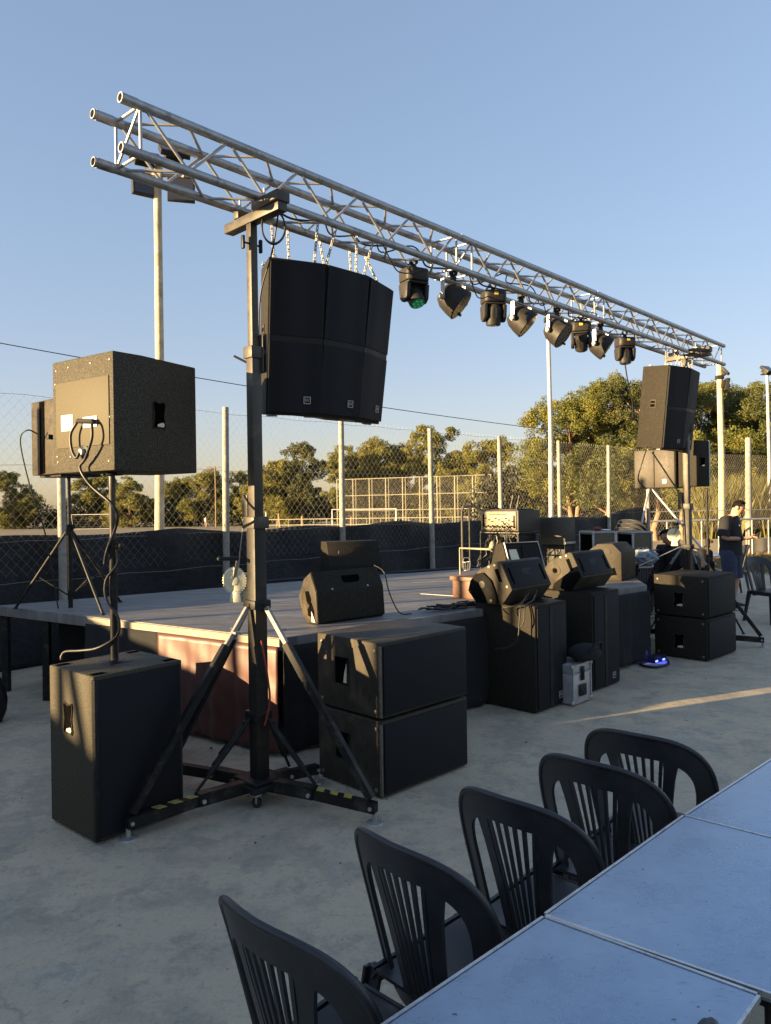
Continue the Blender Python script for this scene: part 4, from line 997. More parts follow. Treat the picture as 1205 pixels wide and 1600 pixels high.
# ------------------------------------------------------------------ far sports field: goals, rails, ball-stop fence
def zt(y): return terrain_z(y, 0)
def goal(label, x, y, W, H, D, rz, r=.06):
    t = thing('football_goal', label, 'goal', (x, y, zt(y)), rz, 'football goals on the far field')
    mb = MB(); mb.pipe([(0, 0, 0), (0, 0, H), (W, 0, H), (W, 0, 0)], r, 8); mb.build('frame', 'white', t)
    mb = MB(); mb.pipe([(0, 0, H), (0, D*.4, H), (0, D, .05), (W, D, .05), (W, D*.4, H), (W, 0, H)], r*.5, 6); mb.build('net_frame', 'white', t)
    mb = MB()
    for i in range(int(W/.35)+1): mb.pipe([(i*.35, D*.4, H), (i*.35, D, .05)], .012, 3, False)
    for j in range(7):
        k = j/6; mb.pipe([(0, D*.4+D*.6*k, H*(1-k)+.05), (W, D*.4+D*.6*k, H*(1-k)+.05)], .012, 3, False)
    mb.build('net', 'wire', t); return t
goal('white football goal in front of the tall ball stop fence', -5.6, 79, 6.7, 2.1, 1.6, 2)
goal('white football goal far off under the dark trees at the field end', -46, 110, 6, 2.2, 1.8, 8)
goal('narrow white goal seen edge on beyond the lifting tower', -14.5, 86, 2.4, 2.0, 1.5, 78)
bs = thing('ball_stop_fence', 'tall pale ball stop fence of paired posts behind the football goal', 'fence', (0, 92, zt(92)))
bx0, bx1 = V((-6.2, 97, zt(97))), V((12.6, 90, zt(90)))
NB = 9
for i in range(NB+1):
    p = bx0.lerp(bx1, i/NB)
    mb = MB(); mb.pipe([p, p+V((0, 0, 6.15))], .075, 6); mb.pipe([p+V((.35, 0, 0)), p+V((.35, 0, 6.15))], .05, 6) if 0 < i < NB else None
    mb.build('post', 'farpost', bs, True)
mb = MB()
for z in (2.1, 4.0, 6.1): mb.pipe([bx0+V((0, 0, z)), bx1+V((0, 0, z))], .05, 6)
mb.build('rail', 'farpost', bs, True)
bd_ = (bx1-bx0); bl = bd_.length; bd_ /= bl
mb = MB(); wiremesh(mb, 0, bl, 0, 6.1, lambda s, z, o: bx0+bd_*s+V((0, 0, z)), .34, .006); mb.build('netting', 'wire', bs, True, smooth=False)
fr = thing('field_railing', 'pale two bar railing along the far edge of the field', 'railing', (0, 70, zt(70)))
mb = MB(); fa, fb = V((-14.5, 82, zt(82))), V((26, 64, zt(64))); fdir = fb-fa
for z in (.55, 1.15): mb.pipe([fa+V((0, 0, z)), fb+V((0, 0, z))], .04, 6)
for i in range(30): p = fa+fdir*(i/29); mb.pipe([p, p+V((0, 0, 1.15))], .035, 6)
mb.build('rails', 'farpost', fr, True)
def farperson(label, x, y, shirt, lean=0):
    t = thing('person', label, 'person', (x, y, zt(y)))
    mb = MB()
    for e in (-1, 1): mb.pipe([(e*.09, 0, 0), (e*.1, 0, .45), (e*.08, 0, .88)], .06, 8, radii=[.05, .065, .09])
    mb.lathe([(.12, .84), (.15, 1.0), (.18, 1.25), (.17, 1.4), (.06, 1.48), (.05, 1.52)], (lean*.0, 0, 0), (0, 0, 1), 12)
    for e in (-1, 1): mb.pipe([(e*.19, 0, 1.38), (e*.25, .04, 1.12), (e*.22, .18, .95)], .045, 8)
    mb.ell((0, 0, 1.63), .085, .10, .125); mb.build('body', 'skin', t)
    mb = MB(); mb.lathe([(.15, .86), (.165, 1.0), (.195, 1.25), (.19, 1.40), (.08, 1.485)], (0, 0, 0), (0, 0, 1), 14)
    for e in (-1, 1): mb.pipe([(e*.18, 0, 1.39), (e*.245, .03, 1.18)], .065, 8)
    mb.build('shirt', shirt, t)
    mb = MB(); mb.ell((0, -.01, 1.68), .09, .105, .09); mb.build('hair', 'hair', t)
farperson('distant person in white standing on the far field beyond the tall subwoofer pole', -30.5, 128, 'white')
farperson('distant person in a dark orange top by the narrow white goal', -16.2, 95, mat('orange_top', (.4, .14, .05), .8))

# ------------------------------------------------------------------ poles and overhead wire
def px_pole(name, label, x, y, z0, H, r0, r1, m):
    t = thing(name, label, 'pole', (x, y, z0), 0)
    MB().pipe([(0, 0, 0), (.03, 0, H*.5), (.0, 0, H)], r0, 14, radii=[r0, (r0+r1)/2, r1]).build('shaft', m, t); return t
pl_ = px_pole('lamp_pole', 'weathered wooden pole topped by four floodlights behind the truss end', -4.10, 13.6, -.02, 7.72, .088, .068, 'pole')
pl_.rotation_euler = (0, R(.6), 0)
def flood(t, c, rx, rz, w_=.34, h_=.30, d_=.13):
    rot = Euler((R(rx), 0, R(rz))).to_matrix(); mb = MB(); bm = bmesh.new()
    mb.prism([rot @ V(p)+V(c) for p in ((-w_/2, 0, -h_/2), (w_/2, 0, -h_/2), (w_/2, 0, h_/2), (-w_/2, 0, h_/2))], rot @ V((0, d_*.5, 0)), bev=.008)
    mb.prism([rot @ V(p)+V(c) for p in ((-w_*.3, d_*.5, -h_*.3), (w_*.3, d_*.5, -h_*.3), (w_*.3, d_*.5, h_*.3), (-w_*.3, d_*.5, h_*.3))], rot @ V((0, d_*.5, 0)), bev=.008)
    o = mb.build('floodlight', 'lampbody', t)
    g = MB(); g.prism([rot @ V(p)+V(c) for p in ((-w_*.44, -.004, -h_*.44), (w_*.44, -.004, -h_*.44), (w_*.44, -.004, h_*.44), (-w_*.44, -.004, h_*.44))], rot @ V((0, .0035, 0))); g.build('glass', 'lampglass', o)
flood(pl_, (-.16, -.22, 7.99), -52, 28, .55, .34, .2); flood(pl_, (.34, -.1, 8.12), -52, 28, .52, .3, .2)
flood(pl_, (-.18, -.12, 7.50), -4, 35, .44, .40, .22); flood(pl_, (.44, -.05, 7.43), 4, 14, .48, .42, .22)
mb = MB(); mb.bar((-.45, 0, 7.72), (.6, .1, 7.72), .05, .05); mb.box(-.08, .08, -.08, .08, 7.62, 7.85, .01); mb.bar((-.2, 0, 7.72), (-.18, -.12, 7.52), .03, .03); mb.bar((.45, .05, 7.72), (.44, .0, 7.47), .03, .03); mb.bar((-.2, 0, 7.72), (-.16, -.2, 7.97), .03, .03); mb.bar((.35, .05, 7.72), (.34, -.08, 8.07), .03, .03); mb.build('cross_arm', 'pole', pl_)
p2 = px_pole('lamp_pole', 'slim pale steel pole crossing behind the truss between the par lamps', 5.25, 24.0, -.1, 7.5, .085, .06, 'steelpost')
MB().box(-.12, .12, -.1, .1, 7.46, 7.6, .01).build('cap', 'lampbody', p2)
p3_ = px_pole('lamp_pole', 'wooden pole with two small spotlights behind the truss end at the far tower', 10.05, 22.6, -.06, 5.75, .10, .085, 'pole')
flood(p3_, (.16, -.14, 5.55), -40, 60, .28, .24, .16); flood(p3_, (.2, -.12, 5.12), 10, 80, .30, .36, .2)
mb = MB(); mb.box(-.1, .1, -.1, .1, 5.3, 5.42, .01); mb.bar((0, 0, 5.6), (.16, -.1, 5.55), .03, .03); mb.build('bracket', 'lampbody', p3_)
p4 = px_pole('lamp_pole', 'thin pale pole with one tilted floodlight near the picture edge by the pines', 12.9, 25.4, -.12, 6.0, .065, .05, 'steelpost')
flood(p4, (.0, -.1, 6.12), -50, 30, .42, .36, .2)
MB().box(-.18, .18, -.1, .1, 5.93, 5.97, .005).build('bracket', 'lampbody', p4)
p5 = px_pole('utility_pole', 'far utility pole with a small crossbar above the distant trees', -27, 120, zt(120), 9.6, .11, .09, 'bark')
mb = MB(); mb.bar((-1.4, 0, 9.4), (1.4, 0, 9.4), .1, .1)
for i in range(5): mb.lathe([(.05, 0), (.05, .22)], (-1.2+.6*i, 0, 9.45), (0, 0, 1), 6)
mb.build('crossbar', 'bark', p5)
wp = []
A = V((-16, 13.0, 6.55)); Bq = V((14, 31, 3.75))
for i in range(21): t = i/20; p = A.lerp(Bq, t); p.z -= 1.45*4*t*(1-t)*.35; wp.append(p)
tag(MB().pipe(wp, .011, 5).build('overhead_wire', 'rubber', origin=wp[0]), 'thin dark overhead wire sagging across the sky behind the speakers', 'wire')

# ------------------------------------------------------------------ trees
rng = np.random.default_rng(11)
def leafmesh(name, lobes, per, size, m, squash=.8, elong=1.0, updown=.25):
    """lobes: list of (centre, radius); leaf-sized quads spread over and inside each lobe"""
    C_, S_ = [], []
    for c, r in lobes:
        n = max(30, int(per*r*r))
        d = rng.normal(size=(n, 3)); d /= np.linalg.norm(d, axis=1)[:, None]
        rad = r*(.45+.60*rng.random((n, 1))**.6)
        bumpy = 1+.10*np.sin(d[:, :1]*6+c[0]*3)+.09*np.sin(d[:, 1:2]*7+c[1]*5)+.07*np.sin(d[:, 2:3]*11+c[2]*5)
        p = d*rad*bumpy*np.array([1, 1, squash])+np.array(c)
        C_.append(p); S_.append(d)
    P = np.concatenate(C_); D = np.concatenate(S_); n = len(P)
    nr = D*.7+rng.normal(size=(n, 3))*.75; nr /= np.linalg.norm(nr, axis=1)[:, None]
    t = np.cross(nr, rng.normal(size=(n, 3))); t /= np.linalg.norm(t, axis=1)[:, None]; b = np.cross(nr, t)
    s = size*(.6+.8*rng.random((n, 1)))
    v = np.stack([P-t*s*elong, P-b*s*.45, P+t*s*elong, P+b*s*.45], axis=1).reshape(-1, 3)
    me = bpy.data.meshes.new(name); me.from_pydata(v.tolist(), [], np.arange(4*n).reshape(-1, 4).tolist()); me.materials.append(M[m]); me.update(); return me
def pine(label, x, y, H, W, seed, per=520, size=.075, kind='pine', lean=0, bare=.32, z=None, group='pines beyond the court', nl=26, tr=.16, shape='dome', rmul=1):
    rnd = random.Random(seed); z0 = terrain_z(y, x) if z is None else z
    t = thing('pine_tree', label, 'tree', (x, y, z0-.05), 0, group)
    lobes = []
    for i in range(nl):
        f = rnd.random(); zz_ = bare+(1-bare)*f
        if shape == 'cone': rw = W*.5*(1-.80*((zz_-bare)/(1-bare)))+.12*W*.5
        else: rw = W*.5*math.sqrt(max(.03, 1-((zz_-bare-.18)/(1-bare-.10))**2)) if zz_ > bare+.18 else W*.5*(.55+.45*(zz_-bare)/.18)
        a = rnd.uniform(0, 2*PI); q = rw*math.sqrt(rnd.uniform(.12, 1.0))*.82
        r = W*rnd.uniform(.105, .185)*(1 if shape == 'dome' else .75)*rmul
        lobes.append(((lean*zz_+math.cos(a)*q, math.sin(a)*q, H*zz_-r*.45), r))
    lobes.append(((lean, 0, H-W*.12), W*.13*rmul)); lobes.append(((lean*.7, 0, H*(bare+.4*(1-bare))), W*.24*rmul))
    fine = []
    for c, r in lobes:
        for q in range(8):
            d = V((rnd.gauss(0, 1), rnd.gauss(0, 1), rnd.gauss(.25, .8))).normalized(); k = rnd.uniform(.55, .95)
            fine.append((tuple(V(c)+V((d.x, d.y, d.z*.8))*r*k), r*rnd.uniform(.30, .48)))
    cm = bpy.data.objects.new('crown', leafmesh('crown', fine, per, size, kind)); COL.objects.link(cm); cm.parent = t
    mb = MB(); tp_ = []
    for i in range(6):
        k = i/5; tp_.append((lean*k*1.0+.12*math.sin(i*1.7+seed), .08*math.cos(i*2.1+seed), H*.82*k))
    mb.pipe(tp_, tr, 10, r1=tr*.25)
    for (c, r) in lobes[:14]:
        hk = max(.22, min(.8, c[2]/H-.16)); i0 = hk/.82*5; ii = int(min(4, i0)); fr_ = i0-ii
        p = V(tp_[ii]).lerp(V(tp_[ii+1]), min(1, fr_)); e = V(c); mb.pipe([p, p.lerp(e, .5)+V((0, 0, -.05*H*.3)), e], tr*.38, 6, r1=tr*.08)
    mb.build('trunk', 'bark', t, sharp=60); return t
# big near pines on the camera's far side
near = [
 ('rounded olive pine at the near end of the pine belt, beside the slim pole', 8.8, 36, 6.7, 5.2, 1, 0, .3, 'dome'),
 ('tall pine with a pointed top just beyond the slim steel pole', 10.9, 37, 8.6, 5.6, 2, .3, .22, 'cone'),
 ('broad pine crown filling the gap before the far flown loudspeakers', 12.2, 34.5, 7.2, 5.0, 3, -.4, .28, 'dome'),
 ('tall pine rising directly behind the far flown loudspeakers', 14.4, 36.5, 7.7, 5.0, 4, .2, .25, 'dome'),
 ('shaded pine between the far loudspeakers and the wooden spotlight pole', 16.6, 38, 8.1, 5.0, 5, 0, .22, 'dome'),
 ('lower pine behind the wooden spotlight pole', 17.6, 34.5, 6.4, 4.6, 6, 0, .2, 'dome'),
 ('tall golden pine behind the thin pole with one floodlight', 20.4, 36.5, 8.7, 5.6, 7, 0, .2, 'dome'),
 ('leaning pine low behind the screen end, its bent trunk crossing the fence corner', 13.6, 31, 4.3, 4.6, 8, -1.2, .40, 'dome'),
 ('small golden pine low in front of the belt near the slim pole', 9.4, 32, 4.6, 4.4, 9, .2, .36, 'dome'),
 ('spreading pine low under the tall pointed pine', 11.3, 31.5, 4.4, 4.2, 10, 0, .42, 'dome'),
 ('mid height pine filling the belt just after the first rounded pine', 9.9, 39, 7.2, 5.0, 11, 0, .2, 'dome'),
 ('golden pine in the belt directly behind the last moving head', 13.0, 39.5, 8.2, 5.2, 12, 0, .2, 'dome'),
 ('broad pine behind the wooden spotlight pole, joining two taller crowns', 18.6, 38.5, 8.0, 5.4, 13, 0, .2, 'dome'),
 ('low golden pine in front of the dark woods below the far loudspeakers', 15.6, 32.5, 4.6, 4.4, 14, .3, .3, 'dome'),
]
for lab, x, y, H, W, sd, ln, br, sh in near:
    pine(lab, x, y, H*(1+.06*math.sin(sd*2.4)), W*1.10, sd, 1900, .047, 'pine' if sd % 3 else 'pine2', ln, max(br, .38) if H > 5 else .50, group='pines in the belt beside the court', nl=30 if sh == 'dome' else 30, shape=sh, rmul=.98)
mid = [
 ('far bushy pine next to the lifting tower, lower of the first pair', -14.6, 104, 9.6, 7.5, 21), ('far tall pine just beyond the lifting tower with dark underside', -11.4, 104, 11.6, 7.0, 22),
 ('far pine behind the start of the ball stop fence', -5.0, 112, 12.0, 9, 23), ('far large pine above the football goal', -1.2, 112, 13.6, 10.5, 24),
 ('dark far pine between the two large ones above the ball stop fence', 3.2, 118, 13.0, 8, 25), ('far tall round pine above the middle of the ball stop fence', 7.2, 110, 14.2, 10, 26),
 ('far thin pine with sparse top behind the ball stop fence', 10.5, 118, 11.4, 7, 27), ('far broad pine behind the last ball stop panels', 14.6, 108, 12.2, 10.5, 28), ('dark far pine just past the end of the ball stop fence', 18.0, 104, 7.4, 7, 29), ('far pine beside the near end of the big pine belt', 21.0, 96, 7.0, 6, 30)]
for i, (lab, x, y, H, W, sd) in enumerate(mid):
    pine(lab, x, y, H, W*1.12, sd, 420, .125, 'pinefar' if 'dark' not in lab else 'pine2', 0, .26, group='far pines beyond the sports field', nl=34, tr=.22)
lft = [('far dark pine at the picture edge beside the rear tripod speaker', -73, 128, 12.6, 9, 41), ('far pale bushy tree between the edge pine and the rear tripod speaker', -64, 130, 9.8, 9, 42), ('far pine showing between the two pole speakers', -52, 135, 9.6, 10, 43),
 ('far low pine under the speckled speaker, near its pole', -44, 130, 8.6, 9, 44), ('far golden tree to the left of the wooden floodlight pole', -37.5, 138, 9.0, 9, 45), ('far golden tree to the right of the wooden floodlight pole', -31.5, 132, 9.8, 9, 46),
 ('far tree behind the utility pole', -26, 135, 9.8, 8.5, 47), ('far bright bush between the fence post and the lifting tower', -21.5, 128, 8.6, 7.5, 48), ('far tree hidden partly by the lifting tower column', -17.6, 124, 9.6, 8, 49)]
for i, (lab, x, y, H, W, sd) in enumerate(lft):
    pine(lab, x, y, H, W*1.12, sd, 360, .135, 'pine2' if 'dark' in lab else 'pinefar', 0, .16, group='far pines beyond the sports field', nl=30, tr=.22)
# far dark undergrowth and woods behind
lob = []
rnd = random.Random(8)
for i in range(170):
    k = i/169; x = -95+k*150; y = 142-22*k+rnd.uniform(-3, 3); lob.append(((x, y, zt(y)+rnd.uniform(.6, 3.4)), rnd.uniform(1.6, 2.9)))
wo = bpy.data.objects.new('far_woods', leafmesh('far_woods', lob, 95, .24, 'shrubleaf')); COL.objects.link(wo); tag(wo, 'dark undergrowth and woods beneath the far pines', None, None, 'stuff')
lob = []
for i in range(120):
    k = i/119; x = 6+k*30; y = 45-6*k+rnd.uniform(-1.5, 1.5); lob.append(((x, y, zt(y)+rnd.uniform(.3, 3.6)), rnd.uniform(.8, 1.5)))
wo = bpy.data.objects.new('dark_woods', leafmesh('dark_woods', lob, 320, .13, 'darkleaf')); COL.objects.link(wo); tag(wo, 'woods, shade put into leaf colour, behind the trunks of the near pine belt', None, None, 'stuff')
# reeds on the right and dry grass
def blades(name, label, n, area, h, m, wdt=.012, lean=.35, seed=1):
    r = np.random.default_rng(seed); P = np.array([area(r) for _ in range(n)]); v = []
    hh = h*(.5+.7*r.random(n)); a = r.random(n)*2*PI; ln = lean*r.random(n)*hh; wv_ = wdt*(.6+.8*r.random(n)); b2 = r.random(n)*2*PI
    ex, ey = np.cos(b2)*wv_, np.sin(b2)*wv_; dx, dy = np.cos(a)*ln, np.sin(a)*ln
    z = P[:, 2]
    q = np.stack([np.stack([P[:, 0]-ex, P[:, 1]-ey, z], 1), np.stack([P[:, 0]+ex, P[:, 1]+ey, z], 1),
                  np.stack([P[:, 0]+ex*.8+dx*.35, P[:, 1]+ey*.8+dy*.35, z+hh*.6], 1), np.stack([P[:, 0]+dx, P[:, 1]+dy, z+hh], 1), np.stack([P[:, 0]-ex*.8+dx*.35, P[:, 1]-ey*.8+dy*.35, z+hh*.6], 1)], 1).reshape(-1, 3)
    me = bpy.data.meshes.new(name); me.from_pydata(q.tolist(), [], np.arange(5*n).reshape(-1, 5).tolist()); me.materials.append(M[m]); me.update()
    o = bpy.data.objects.new(name, me); COL.objects.link(o); return tag(o, label, None, None, 'stuff')
def ar(r):
    x = 0; y = 1
    while x/y < .405+.02*r.random(): x = 10.4+r.random()*12; y = 25+r.random()*4.5
    cl = .5+.5*math.sin(x*2.3)*math.cos(y*1.9)
    return (x, y, terrain_z(y, x)+.1*cl)
blades('reeds', 'tall yellow green reeds standing beyond the railing', 21000, ar, 2.3, 'reed', .018, .55, 4)
def ag(r):
    while True:
        x = 7.3+r.random()*12; y = 15.5+r.random()*9
        if x+y*.55 > 17.6: return (x, y, -.02 if y < 21 else terrain_z(y, x))
blades('dry_grass', 'short dry yellow grass growing past the slab edge', 26000, ag, .17, 'dry', .008, .9, 5)
# ------------------------------------------------------------------ tables
def table(label, c4, z=.78, th=.022):
    """c4: four top corners in order, world xy"""
    t = thing('folding_table', label, 'table', (c4[0][0], c4[0][1], 0), 0, 'metal topped tables in a line')
    mb = MB(); mb.prism([(x, y, z-th) for x, y in c4], (0, 0, th), bev=.003); mb.build('tabletop', 'table', t, True, smooth=False)
    mb = MB(); n = 4
    for i in range(4):
        a = V((*c4[i], z-.004)); b = V((*c4[(i+1) % 4], z-.004)); d = (b-a).normalized(); o = V((d.y, -d.x, 0))
        cx = sum(p[0] for p in c4)/4; cy = sum(p[1] for p in c4)/4
        if (V((cx, cy, 0))-a).dot(o) > 0: o = -o
        mb.bar(a+o*.004, b+o*.004, .007, .012)
    mb.build('rim', 'rimmetal', t, True)
    cen = V((sum(p[0] for p in c4)/4, sum(p[1] for p in c4)/4, 0))
    for p in c4:
        q = V((p[0], p[1], 0)); e = q.lerp(cen, .12); f = q.lerp(cen, .05)
        MB().bar((e.x, e.y, z-th-.001), (f.x, f.y, .0), .026, .026, bev=.003).build('leg', 'blackmetal', t, True)
    mb = MB()
    ins = [V((p[0], p[1], z-th-.021)).lerp(V((cen.x, cen.y, z-th-.021)), .16) for p in c4]
    for i in range(4): mb.bar(ins[i], ins[(i+1) % 4], .02, .04)
    mb.build('apron', 'blackmetal', t, True); return t
tA = [(.354, 1.752), (.708, 1.470), (.235, .975), (-.135, 1.285)]
table('metal topped table at the near end of the line, scratched', tA, .778)
tB = [(.895, 2.294), (1.285, 1.962), (.752, 1.463), (.362, 1.762)]
table('metal topped table in the middle of the line with a bright edge strip', tB, .780)
tC = [(1.54, 2.90), (1.93, 2.57), (1.292, 1.970), (.902, 2.301)]
table('metal topped table farthest along the line by the last black chair', tC, .779)

# ------------------------------------------------------------------ plastic chairs
def make_chair(name, label, group):
    t = thing(name, label, 'chair', (0, 0, 0), 0, group)
    ZB, HB = .40, .48
    def B(x, t_, o=0): return V((x, -.19-.115*t_+1.35*x*x*(1.1-.25*t_)+o, ZB+HB*t_))
    def strip(mb, L, Rr, th):      # two polylines of (x,t)
        vs = []; k = len(L)
        for (xl, tl), (xr, trr) in zip(L, Rr):
            vs += [B(xl, tl, -th/2), B(xr, trr, -th/2), B(xr, trr, th/2), B(xl, tl, th/2)]
        fs = []
        for i in range(k-1):
            a = i*4; b = a+4
            for q in range(4): fs.append([a+q, a+(q+1) % 4, b+(q+1) % 4, b+q])
        fs.append([0, 1, 2, 3]); fs.append([(k-1)*4+q for q in (3, 2, 1, 0)]); mb.add(vs, fs)
    def se(th, w, c, h, e1=.62, e2=.72):
        cs, sn = math.cos(th), math.sin(th); return (w*math.copysign(abs(cs)**e1, cs), c+h*abs(sn)**e2)
    O, I = [], []
    for i in range(9): k = i/8; O.append((-.212-.038*k**.8, -.06+.61*k)); I.append((-.158-.026*k, -.06+.61*k))
    for i in range(1, 32):
        th = PI-PI*i/32; O.append(se(th, .25, .55, .45)); I.append(se(th, .184, .55, .272))
    for i in range(9): k = 1-i/8; O.append((.212+.038*k**.8, -.06+.61*k)); I.append((.158+.026*k, -.06+.61*k))
    fr_ = MB(); strip(fr_, O, I, .015)
    # rolled rim along the outer edge
    Oi = [(x*.972, t_ if abs(x) > .2 else t_-.02*(1-abs(x)/.25)) for x, t_ in O]
    rim = MB(); rim.pipe([B(x*.985, t_-.006, -.004) for x, t_ in O], .0095, 8)
    rim.pipe([B(x*1.01, t_+.004, -.003) for x, t_ in I], .0045, 6)
    def itop(x):      # height of the inner arch at x
        return .55+.272*(max(0, 1-(abs(x)/.184)**(2/.62)))**.36 if abs(x) < .184 else .55
    sl = MB()
    for e in (-1, 1):
        L, Q = [], []
        for i in range(11):
            k = i/10; cx = e*(.066+.050*k**1.7); hw = .016+.004*k+.009*max(0, (k-.8)/.2)**2; tt = -.05+k*(itop(cx)+.085)
            L.append((cx-hw, tt)); Q.append((cx+hw, tt))
        strip(sl, L, Q, .0105)
    for j in range(6):
        f = (j-2.5)/2.5; L, Q = [], []
        for i in range(11):
            k = i/10; cx = f*(.040+.042*k**1.5); hw = .0036+.0022*k; tt = -.05+k*(itop(cx)+.08)
            L.append((cx-hw, tt)); Q.append((cx+hw, tt))
        strip(sl, L, Q, .009)
    L = [(-.215+.043*i, -.085) for i in range(11)]; Q = [(-.215+.043*i, .03) for i in range(11)]; strip(sl, L, Q, .012)
    fr_.add(sl.v, sl.f); fr_.add(rim.v, rim.f)
    fr_.build('backrest', 'plastic', t, sharp=50)
    # seat
    def seatp(u, v):
        x = -.225+.45*u; y = -.20+.425*v
        w_ = 1-.06*(1-v); ed = max(abs(u-.5)*2, 0); z = .432-.012*math.sin(PI*u)*math.sin(PI*min(1, v*1.1))
        z -= .045*max(0, (v-.86)/.14)**2; z -= .03*max(0, (ed-.88)/.12)**2
        rr = .05
        return V((x*w_*(1-.10*max(0, (v-.9)/.1)**2), y, z))
    mb = MB(); nu = nv = 18; top = [seatp(i/nu, j/nv) for j in range(nv+1) for i in range(nu+1)]; bot = [p-V((0, 0, .010)) for p in top]
    k = nu+1; fs = [[j*k+i, j*k+i+1, (j+1)*k+i+1, (j+1)*k+i] for j in range(nv) for i in range(nu)]
    o_ = len(top); fs2 = [[a+o_ for a in f[::-1]] for f in fs]; ed_ = [i for i in range(k)]+[j*k+nu for j in range(1, nv+1)]+[nv*k+i for i in range(nu-1, -1, -1)]+[j*k for j in range(nv-1, 0, -1)]
    fs3 = [[ed_[i], ed_[i-1], ed_[i-1]+o_, ed_[i]+o_] for i in range(len(ed_))]
    mb.add(top+bot, fs+fs2+fs3)
    for e in (-1, 1): mb.bar((e*.212, -.19, .40), (e*.220, .2, .405), .012, .05)
    mb.bar((-.2, .208, .395), (.2, .208, .395), .012, .045); mb.build('seat', 'plastic', t, sharp=50)
    for e in (-1, 1):
        for y0, y1 in ((-.18, -.25), (.19, .22)):
            m_ = MB(); m_.prism([(e*.235, y1-.03*0, 0), (e*.235-e*.04, y1, 0), (e*.235-e*.045, y0, .425), (e*.235-e*.03, y0, .425)], (0, 0, 0)) if False else None
            m_ = MB(); m_.bar((e*.212, y0, .42), (e*.245, y1, .0), .055, .014, up=(0, 1, 0), bev=.002, w1=.032); m_.bar((e*.233, y0, .42), (e*.262, y1, .0), .012, .05, up=(0, 1, 0), bev=.002, h1=.03)
            m_.build('leg', 'plastic', t)
    return t
ch = make_chair('plastic_chair', 'black plastic chair nearest the table end, cut by the picture bottom', 'black plastic chairs lined up beside the tables')
row = [(-.205, 1.60, -43, None), (.085, 1.94, -47, 'black plastic chair second from the near table end'), (.415, 2.225, -44, 'black plastic chair in the middle of the row beside the tables'),
       (.735, 2.52, -43, 'black plastic chair second from the far end of the row'), (.985, 2.80, -39, 'black plastic chair last in the row toward the subwoofers')]
# the chair origin lies .2 m in front of its backrest
for x, y, a, lab in row:
    d = V((-math.sin(R(a)), math.cos(R(a)), 0)); o = ch if lab is None else copy_tree(ch)
    o.location = V((x-.055, y+.0, 0))+d*.27; o.rotation_euler = (0, 0, R(a))
    if lab: o['label'] = lab
# others
dup(ch, (.235, 1.355, 0), 45, 'black plastic chair on the other side of the tables, only its top showing', 'single black plastic chairs')
dup(ch, (5.33, 10.45, 0), 200, 'black plastic chair standing alone beside the standing man', 'single black plastic chairs')
dup(ch, (6.1, 13.4, 0), 80, 'black plastic chair pushed in behind the standing man', 'single black plastic chairs')
dup(ch, (5.25, 12.9, 0), 200, 'black plastic chair before the pale table behind the far tower', 'single black plastic chairs')
dup(ch, (5.05, 13.9, 0), 20, 'black plastic chair behind the pale table near the fence corner', 'single black plastic chairs')
for k in range(11):
    th_ = -12-k*.0
    dup(ch, (3.42+.032*k, 10.9+.022*k, .055*k), 0, 'black plastic chair in the tall leaning chair stack behind the far lit monitor', 'chairs in the tall stack', rot=(0, 0, R(-52)))
for k in range(6):
    dup(ch, (3.0+.014*k, 10.3+.012*k, .055*k), 0, 'black plastic chair in the lower chair stack beside the tall one', 'chairs in the low stack', rot=(0, 0, R(150)))
tb2 = thing('garden_table', 'pale topped plastic table with clutter behind the far lifting tower', 'table', (5.55, 13.45, 0), 30)
MB().box(-.45, .45, -.45, .45, .70, .735, .012).build('tabletop', 'tablecloth', tb2)
for i in (-1, 1):
    for j in (-1, 1): MB().bar((i*.36, j*.36, .698), (i*.4, j*.4, 0), .05, .05).build('leg', 'blackplastic', tb2)
bx = thing('bag', 'black rucksack hanging on the chair behind the standing man', 'bag', (5.10, 12.10, .50), 20)
mb = MB(); mb.box(-.13, .13, -.08, .08, 0, .40, .06, 4); mb.box(-.10, .10, -.13, -.075, .03, .22, .03, 3); mb.build('body', 'blackcloth', bx)
mb = MB(); mb.pipe([(-.05, -.06, .44), (0, -.08, .52), (.05, -.06, .44)], .012, 6); mb.pipe([(0, 0, .45), (0, .1, .2), (0, .06, -.02)], .012, 6); mb.build('strap', 'blackcloth', bx)
dup(ch, (5.14, 12.32, 0), 175, 'black plastic chair carrying the rucksack beside the standing man', 'single black plastic chairs')

